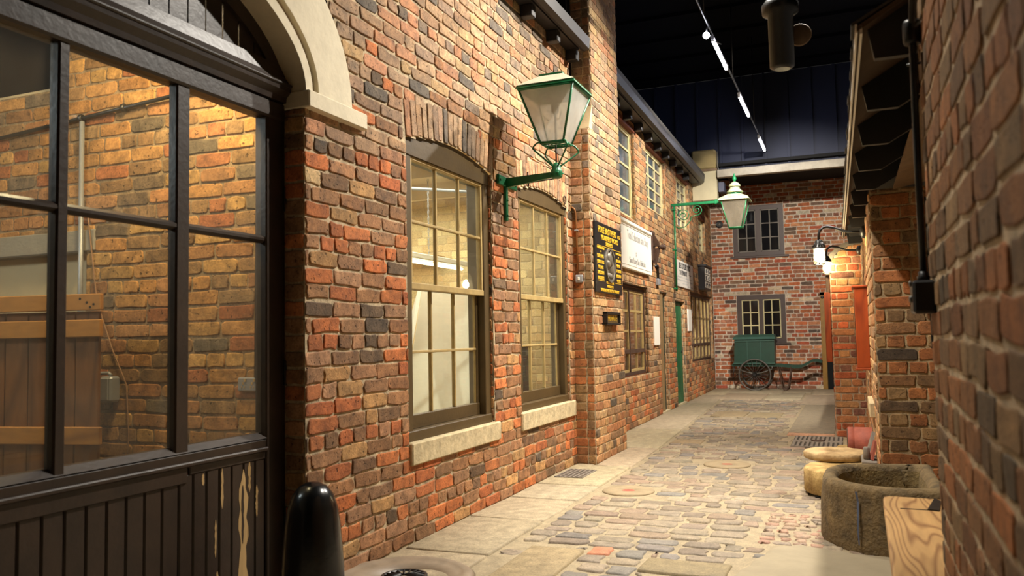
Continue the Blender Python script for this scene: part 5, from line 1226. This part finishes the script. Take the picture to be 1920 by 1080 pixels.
def stone_disc(name, c, r, z0, z1, m, lab, seed, hole=0.0):
    rnd = random.Random(seed); n = 48; b = MB()
    def ring(rr, z, j): return [(c[0]+(rr+rnd.uniform(-j, j))*math.cos(2*PI*k/n), c[1]+(rr+rnd.uniform(-j, j))*math.sin(2*PI*k/n), z+rnd.uniform(-j, j)*0.4) for k in range(n)]
    R = [ring(r-0.012, z0, 0.004), ring(r, z0+0.012, 0.005), ring(r, (z0+z1)/2, 0.005), ring(r, z1-0.012, 0.006), ring(r-0.014, z1, 0.005), ring(r*0.55, z1+0.003, 0.006), ring(max(0.03, hole), z1, 0.003)]
    if hole: R.append(ring(hole, z1-0.03, 0.001))
    vs = [p for q in R for p in q]; fs = [(i*n+k, i*n+(k+1) % n, (i+1)*n+(k+1) % n, (i+1)*n+k) for i in range(len(R)-1) for k in range(n)]
    fs.append(tuple((len(R)-1)*n+k for k in range(n))); b.add(vs, fs, True)
    return b.build(name, m, label=lab, cat='millstone', group='old grinding stones')
b = MB(); b.box(-0.28, 0.14, 6.35, 6.85, 0.0, 0.0195); b.build('timber_batten', M_DARK, label='dark batten under the thick yellow millstone', cat='batten')
stone_disc('millstone', (-0.005, 6.60), 0.36, 0.022, 0.2, M_MILL, 'thick yellow millstone on the floor behind the trough', 1)
stone_disc('millstone', (-0.145, 6.98), 0.235, 0.208, 0.268, mat('millstone_pale', (188, 162, 118), 0.9, noise=0.4, nscale=10, bump=0.8, bscale=30, col2=(150, 122, 84)), 'thin pale millstone lying on top of the thick yellow one', 2, 0.035)
b = MB(); b.bbox(-0.04, 0.17, 7.58, 7.92, 0.0, 0.11, 0.015); b.build('stone_block', M_MILL, label='stone block carrying the red roller', cat='stone')
t = thing('red_roller', (0.05, 7.75, 0.11), 'short red-painted roller lying on its side by the recess wall', 'roller')
b = MB(); b.lathe((-0.055, 7.75, 0.2425), [(0.128, 0.0), (0.13, 0.012), (0.13, 0.05), (0.124, 0.053), (0.13, 0.056), (0.129, 0.235), (0.12, 0.24)], 32, 'u'); b.build('drum', M_TERRA, t)
b = MB(); b.lathe((-0.062, 7.75, 0.2425), [(0.118, 0.0), (0.122, 0.006), (0.122, 0.008)], 32, 'u'); b.build('end_plate', M_RUST, t)
b = MB(); b.bbox(-0.165, -0.05, 8.32, 8.47, 0.0, 0.125, 0.02); b.build('stone_block', M_MILL, label='little yellow stone block beside the red roller', cat='stone')
b = MB(FS); b.bbox(0.75, 1.48, -0.05, 0.042, 0.565, 0.672, 0.006); b.build('trim_14', M_SILL, label='pale stone sill jutting from the recess wall below the red-brown case', cat='sill', kind='structure')
board('grey stone shard leaning beside the red roller', [(0.085, 6.72, 0.27), (0.10, 6.60, 0.27), (0.145, 6.75, 0.44), (0.14, 6.80, 0.44)], 0.02, M_LEAD, 'stone_shard')
board('red-brown tile leaning under the brick pier', [(0.105, 6.6, 0.27), (0.12, 6.48, 0.27), (0.148, 6.52, 0.40), (0.14, 6.62, 0.40)], 0.016, M_TERRA, 'tile')
b = MB(); b.bbox(0.04, 0.15, 6.46, 6.84, 0.203, 0.268, 0.01); b.build('stone_block', M_LEAD, label='dark stone chip wedged between the thick millstone and the wall', cat='stone')
b = MB(); b.lathe((0.075, 6.55, 0.269), [(0.022, 0), (0.023, 0.04), (0.022, 0.08), (0.016, 0.09)], 10); b.build('stone_post', M_LEAD, label='stubby grey stone post next to the red roller', cat='stone')

# iron bollard, drains
b = MB(); b.lathe((-2.225, 3.05, 0), [(0.145, 0), (0.14, 0.1), (0.132, 0.25), (0.12, 0.40), (0.108, 0.47), (0.09, 0.525), (0.06, 0.562), (0.028, 0.578), (0.004, 0.582)], 36)
b.build('bollard', M_BOLLARD, label='glossy black round-topped bollard at the corner of the glazed door', cat='bollard')
t = thing('gully', (-2.12, 3.66, 0), 'round dished stone gully with an iron grating below the first sash window', 'drain')
b = MB(); b.lathe((-2.12, 3.66, 0), [(0.36, 0.005), (0.335, 0.026), (0.315, 0.032), (0.295, 0.024), (0.27, 0.016), (0.12, 0.013), (0.12, 0.005)], 48); b.build('stone_dish', mat('gully_stone', (150, 132, 110), 0.5, noise=0.25, nscale=10), t)
b = MB(); b.lathe((-2.12, 3.66, 0.008), [(0.118, 0.0), (0.118, 0.012), (0.10, 0.014), (0.10, 0.004)], 32)
for i in range(18): a = 2*PI*i/18; b.tube([(-2.12+0.02*math.cos(a), 3.66+0.02*math.sin(a), 0.018), (-2.12+0.105*math.cos(a), 3.66+0.105*math.sin(a), 0.018)], 0.005, 4)
b.build('grating', M_BLACK, t)
t = thing('drain_grate', (-2.24, 6.84, 0), 'square cast-iron mesh grate in the flagstones at the foot of the chimney breast', 'drain')
b = MB(); b.box(-2.37, -2.125, 6.63, 7.05, 0.010, 0.0145); b.build('recess', mat('grate_grime', (72, 64, 56), 0.9), t)
b = MB()
for i in range(10): y = 6.63+i*0.0455; b.box(-2.37, -2.125, y, y+0.015, 0.0146, 0.021)
for i in range(7): x = -2.37+i*0.0395; b.box(x, x+0.013, 6.63, 7.05, 0.0146, 0.0205)
b.build('bars', mat('grate_iron', (146, 136, 124), 0.55, metal=0.3, noise=0.2), t)
t = thing('drain_grate', (-0.37, 9.57, 0), 'wide slotted iron grate in the setts at the foot of the far pier', 'drain')
b = MB(); b.box(-0.63, -0.12, 9.13, 10.02, 0.0, 0.008); b.build('recess', mat('grate_grime', (72, 64, 56), 0.9), t)
b = MB()
for i in range(11): x = -0.62+i*0.0465; b.box(x, x+0.026, 9.14, 9.50, 0.008, 0.016); b.box(x, x+0.026, 9.64, 10.0, 0.008, 0.016)
b.box(-0.63, -0.12, 9.50, 9.64, 0.008, 0.0155); b.box(-0.63, -0.12, 9.12, 9.145, 0.008, 0.0165); b.box(-0.63, -0.12, 10.0, 10.03, 0.008, 0.0165)
b.build('bars', mat('grate_iron', (146, 136, 124), 0.55, metal=0.3, noise=0.2), t)
b = MB(); b.tube([(-0.44, 9.57, 0.018), (-0.30, 9.57, 0.018)], 0.012, 6); b.lathe((-0.37, 9.57, 0.014), [(0.05, 0), (0.05, 0.008), (0.03, 0.01)], 12); b.build('lifting_boss', M_RUST, t)

# ================================================================ canopy on the right
FC = Fr((0.106+0.0146*2.775, 0, 0), (-0.0146, 1, 0), (-1, -0.0146, 0))
t = thing('lean_to_canopy', (0.2, 5.5, 2.05), 'slated lean-to canopy on black rafters above the trough side of the alley', 'canopy')
SL_ = math.tan(math.radians(30)); ZB, ZTOP = 2.055, 2.152
for i in range(0, 10):
    y = 2.775+0.645*i; tip = FC.p(y, 0, 0).x
    xe = 0.40 if y < 5.8 else 0.152-tip-0.004
    pr = [(0.0, ZB)]
    if xe > 0.108: pr += [(-0.108, ZB), (-xe, ZB+(xe-0.108)*SL_)]
    else: pr += [(-xe, ZB)]
    pr += [(-xe, ZTOP+(xe+0.017)*SL_), (0.017, ZTOP)]
    b = MB(FC); b.prism(pr, y, y+0.03, 'u'); b.build('rafter', M_RAFTER, t)
b = MB(FC); b.prism([(0.050, ZTOP-0.022), (-0.55, ZTOP-0.022+0.6*SL_), (-0.55, ZTOP-0.006+0.6*SL_), (0.050, ZTOP-0.006)], 2.72, 8.75, 'u'); b.build('roof_deck', M_DECK, t)
b = MB(FC); rnd = random.Random(2); y = 2.72
while y < 8.75:
    w = rnd.uniform(0.09, 0.14); e = 0.060+rnd.uniform(-0.004, 0.006)
    for r in range(4):
        d0 = e-0.15*r; f = lambda d, k: ZTOP-0.005+k-(d-0.05)*SL_
        b.prism([(d0, f(d0, 0.010)), (d0-0.18, f(d0-0.18, 0.003)), (d0-0.18, f(d0-0.18, 0.012)), (d0, f(d0, 0.020))], y+0.002, y+w-0.002, 'u')
    y += w
b.build('slates', M_SLATE, t)
b = MB(FC); b.box(2.72, 8.75, 0.034, 0.041, ZTOP-0.030, ZTOP-0.004); b.box(2.72, 8.75, 0.048, 0.054, ZTOP-0.026, ZTOP+0.002); b.build('drip_edge', M_DRIP, t)
for i, (a, c) in enumerate(((0.295, 0.485), (0.488, 0.60), (0.603, 0.72))):
    b = MB(); z = lambda x: 2.118+(x-0.295)*0.2
    b.prism([(a, z(a)), (c, z(c)), (c, z(c)+0.012), (a, z(a)+0.012)], 3.46, 5.84); b.build('ceiling_board', M_FASCIA, t)
b = MB(); b.box(0.55, 2.5, 2.76, 12.0, 2.52, 2.56); b.build('roof_right', M_SLATE, label='flat dark roof behind the canopy', cat='roof', kind='structure')

t = thing('switch_box', FR.p(2.68, 0, 1.25), 'black iron switch box at the end of the near dark wall', 'switch')
b = MB(FR); b.bbox(2.60, 2.715, 0.0, 0.060, 1.248, 1.343, 0.007); b.build('box', M_BLACK, t)
b = MB(FR); b.lathe((2.64, 0.060, 1.335), [(0.008, 0), (0.009, 0.004), (0.005, 0.007)], 12, 'd'); b.lathe((2.64, 0.060, 1.29), [(0.010, 0), (0.011, 0.004), (0.006, 0.008)], 12, 'd'); b.build('button', M_STEEL, t, label='steel button')
b = MB(FR); b.lathe((2.655, 0.026, 1.343), [(0.018, 0), (0.018, 0.013), (0.014, 0.016), (0.014, 0.027)], 14); b.build('collar', M_BLACK, t)
b = MB(FR); b.tube([(2.655, 0.026, 1.36), (2.65, 0.027, 1.73), (2.64, 0.026, 2.04), (2.62, 0.026, 2.10), (2.54, 0.026, 2.17), (2.35, 0.024, 2.32), (2.0, 0.024, 2.55)], 0.0105, 10); b.build('conduit', M_BLACK, t)
b = MB(FR); b.lathe((2.638, 0.026, 2.075), [(0.022, -0.035), (0.026, -0.025), (0.026, 0.025), (0.022, 0.035)], 14); b.build('conduit_joint', M_BLACK, t)
b = MB(FR); b.tube([(2.65, 0.0, 1.985), (2.65, 0.024, 1.985), (2.65, 0.043, 1.983)], 0.004, 6); b.build('hook_clip', M_BLACK, t)
b = MB(FQ2); b.box(0.475, 0.497, 0.004, 0.024, 1.085, 2.05); b.build('downpipe', M_BLACK, label='thin black downpipe on the brick pier behind the switch box', cat='pipe')

# ================================================================ lighting fittings
t = thing('spotlight', (-0.25, 4.0, 2.42), 'black cylinder spotlight hanging near the canopy', 'spotlight')
b = MB(); b.lathe((-0.245, 4.0, 2.44), [(0.036, 0.0), (0.056, 0.012), (0.058, 0.26), (0.082, 0.27), (0.085, 0.31), (0.06, 0.34), (0.03, 0.36)], 24)
b.build('body', M_BLACK, t)
b = MB(); b.tube([(-0.245, 4.0, 2.79), (-0.245, 4.0, 6.16)], 0.012, 8); b.build('stem', M_BLACK, t)
b = MB(); b.lathe((-0.165, 4.05, 2.61), [(0.002, 0.012), (0.045, 0.008), (0.055, 0.0), (0.05, -0.006), (0.002, -0.004)], 20, 'd'); b.build('dish', M_FASCIA, t)
XT, ZT = -1.335, 4.6
for i, (y0, y1, lab) in enumerate(((9.5, 10.62, 'lit fluorescent tube in front of the others, with a small spot at its end'), (11.95, 13.12, 'middle lit fluorescent tube of the ceiling row'), (14.7, 15.75, 'furthest lit fluorescent tube above the pale beam'))):
    t = thing('pendant_tube_light', (XT, (y0+y1)/2, ZT), lab, 'light', 'ceiling fluorescent tubes')
    b = MB(); b.bbox(XT-0.025, XT+0.025, y0-0.03, y1+0.03, ZT+0.022, ZT+0.05, 0.005)
    for y in (y0-0.02, y1+0.02): b.bbox(XT-0.018, XT+0.018, y-0.012, y+0.012, ZT-0.022, ZT+0.03, 0.004)
    b.build('batten', M_GUTTER, t)
    b = MB(); b.tube([(XT, y0, ZT), (XT, y1, ZT)], 0.019, 10); b.build('tube', M_TUBE, t)
b = MB(); b.tube([(XT, 0.5, ZT+0.065), (XT, 16.1, ZT+0.065)], 0.014, 6)
for y in (1.5, 4.5, 7.5, 8.9, 11.3, 14.0, 16.0): b.tube([(XT, y, ZT+0.07), (XT, y, 6.16)], 0.006, 5)
b.build('ceiling_conduit', M_BLACK, label='thin black conduit carrying the fluorescent tubes', cat='conduit')
t = thing('ceiling_spot', (XT-0.02, 9.2, 4.5), 'tiny bright spot lamp beside the first fluorescent tube', 'light')
b = MB(); b.lathe((XT-0.03, 9.22, 4.56), [(0.004, -0.035), (0.03, -0.02), (0.04, 0.0), (0.03, 0.03), (0.004, 0.035)], 14); b.build('lamp', M_TUBE, t)
b = MB(); b.tube([(XT-0.03, 9.22, 4.59), (XT-0.02, 9.24, 4.665)], 0.008, 6); b.tube([(XT+0.02, 9.3, 4.53), (XT+0.10, 9.45, 4.52)], 0.006, 5); b.build('bracket', M_GREYMETAL, t)

def spot(name, loc, tgt, energy, size=100, blend=0.6, col=(1, 0.84, 0.64), soft=0.06):
    li = bpy.data.lights.new(name, 'SPOT'); li.energy = energy; li.color = col; li.spot_size = math.radians(size); li.spot_blend = blend; li.shadow_soft_size = soft
    o = bpy.data.objects.new(name, li); COL.objects.link(o); o.location = loc
    o.rotation_euler = (Vector(tgt)-Vector(loc)).to_track_quat('-Z', 'Y').to_euler(); return o
def area(name, loc, tgt, energy, sx, sy, col=(1, 0.84, 0.62)):
    li = bpy.data.lights.new(name, 'AREA'); li.energy = energy; li.color = col; li.shape = 'RECTANGLE'; li.size = sx; li.size_y = sy
    o = bpy.data.objects.new(name, li); COL.objects.link(o); o.location = loc
    o.rotation_euler = (Vector(tgt)-Vector(loc)).to_track_quat('-Z', 'Y').to_euler(); return o
WARM = (1, 0.93, 0.82)
LIGHTS = True
spot('track_spot', (0.3, 5.9, 5.3), (-2.4, 4.7, 1.3), 900, 80, 0.7, WARM)
spot('track_spot', (0.3, 8.6, 5.3), (-2.3, 6.9, 1.5), 930, 80, 0.7, WARM)
spot('track_spot', (-0.7, 7.0, 4.6), (-2.24, 8.0, 2.6), 260, 42, 0.6, (1, 0.90, 0.74))
spot('track_spot', (-1.33, 4.4, 4.65), (0.2, 5.6, 0.6), 600, 80, 0.6, WARM)
spot('track_spot', (-1.1, 6.6, 4.7), (-1.0, 7.6, 0.0), 400, 90, 0.8, WARM)
spot('track_spot', (-1.0, 3.45, 4.65), (0.4, 1.9, 1.2), 260, 75, 0.8, WARM)
spot('track_spot', (0.2, 10.5, 5.3), (-2.6, 12.6, 1.7), 1100, 80, 0.7, WARM)
spot('track_spot', (-0.3, 10.8, 4.6), (-1.5, 18.4, 1.3), 1250, 62, 0.7, WARM)
spot('track_spot', (-1.0, 11.5, 4.5), (-1.2, 12.5, 0.0), 260, 90, 0.8, WARM)
# lamps and one added fill inside the rooms
li = bpy.data.lights.new('workshop_light', 'POINT'); li.energy = 120; li.color = (1, 0.74, 0.42); li.shadow_soft_size = 0.12
o = bpy.data.objects.new('workshop_light', li); COL.objects.link(o); o.location = (-2.92, 2.85, 2.9)
li = bpy.data.lights.new('workshop_light', 'POINT'); li.energy = 55; li.color = (0.92, 0.96, 1.0); li.shadow_soft_size = 0.2  # cool fill without a visible source, added to brighten the isolator box
o = bpy.data.objects.new('workshop_light', li); COL.objects.link(o); o.location = (-4.4, 1.6, 2.6)
area('cream_room_light', (-3.9, 6.0, 2.6), (-3.9, 6.0, 0), 110, 2.0, 3.0, (1, 0.92, 0.76))
for (u, z) in ((10.8, 2.2), (16.8, 2.2)):
    li = bpy.data.lights.new('shop_lamp', 'POINT'); li.energy = 60; li.color = (1, 0.88, 0.68); li.shadow_soft_size = 0.1
    o = bpy.data.objects.new('shop_lamp', li); COL.objects.link(o); o.location = FF.p(u, -0.8, z)
li = bpy.data.lights.new('end_room_lamp', 'POINT'); li.energy = 8; li.color = (1, 0.9, 0.6); o = bpy.data.objects.new('end_room_lamp', li); COL.objects.link(o); o.location = FB.p(-0.2, -0.9, 2.2)
w = bpy.data.worlds.new('world'); SC.world = w; w.use_nodes = True
w.node_tree.nodes['Background'].inputs['Color'].default_value = (0.9, 0.85, 0.8, 1); w.node_tree.nodes['Background'].inputs['Strength'].default_value = 0.02
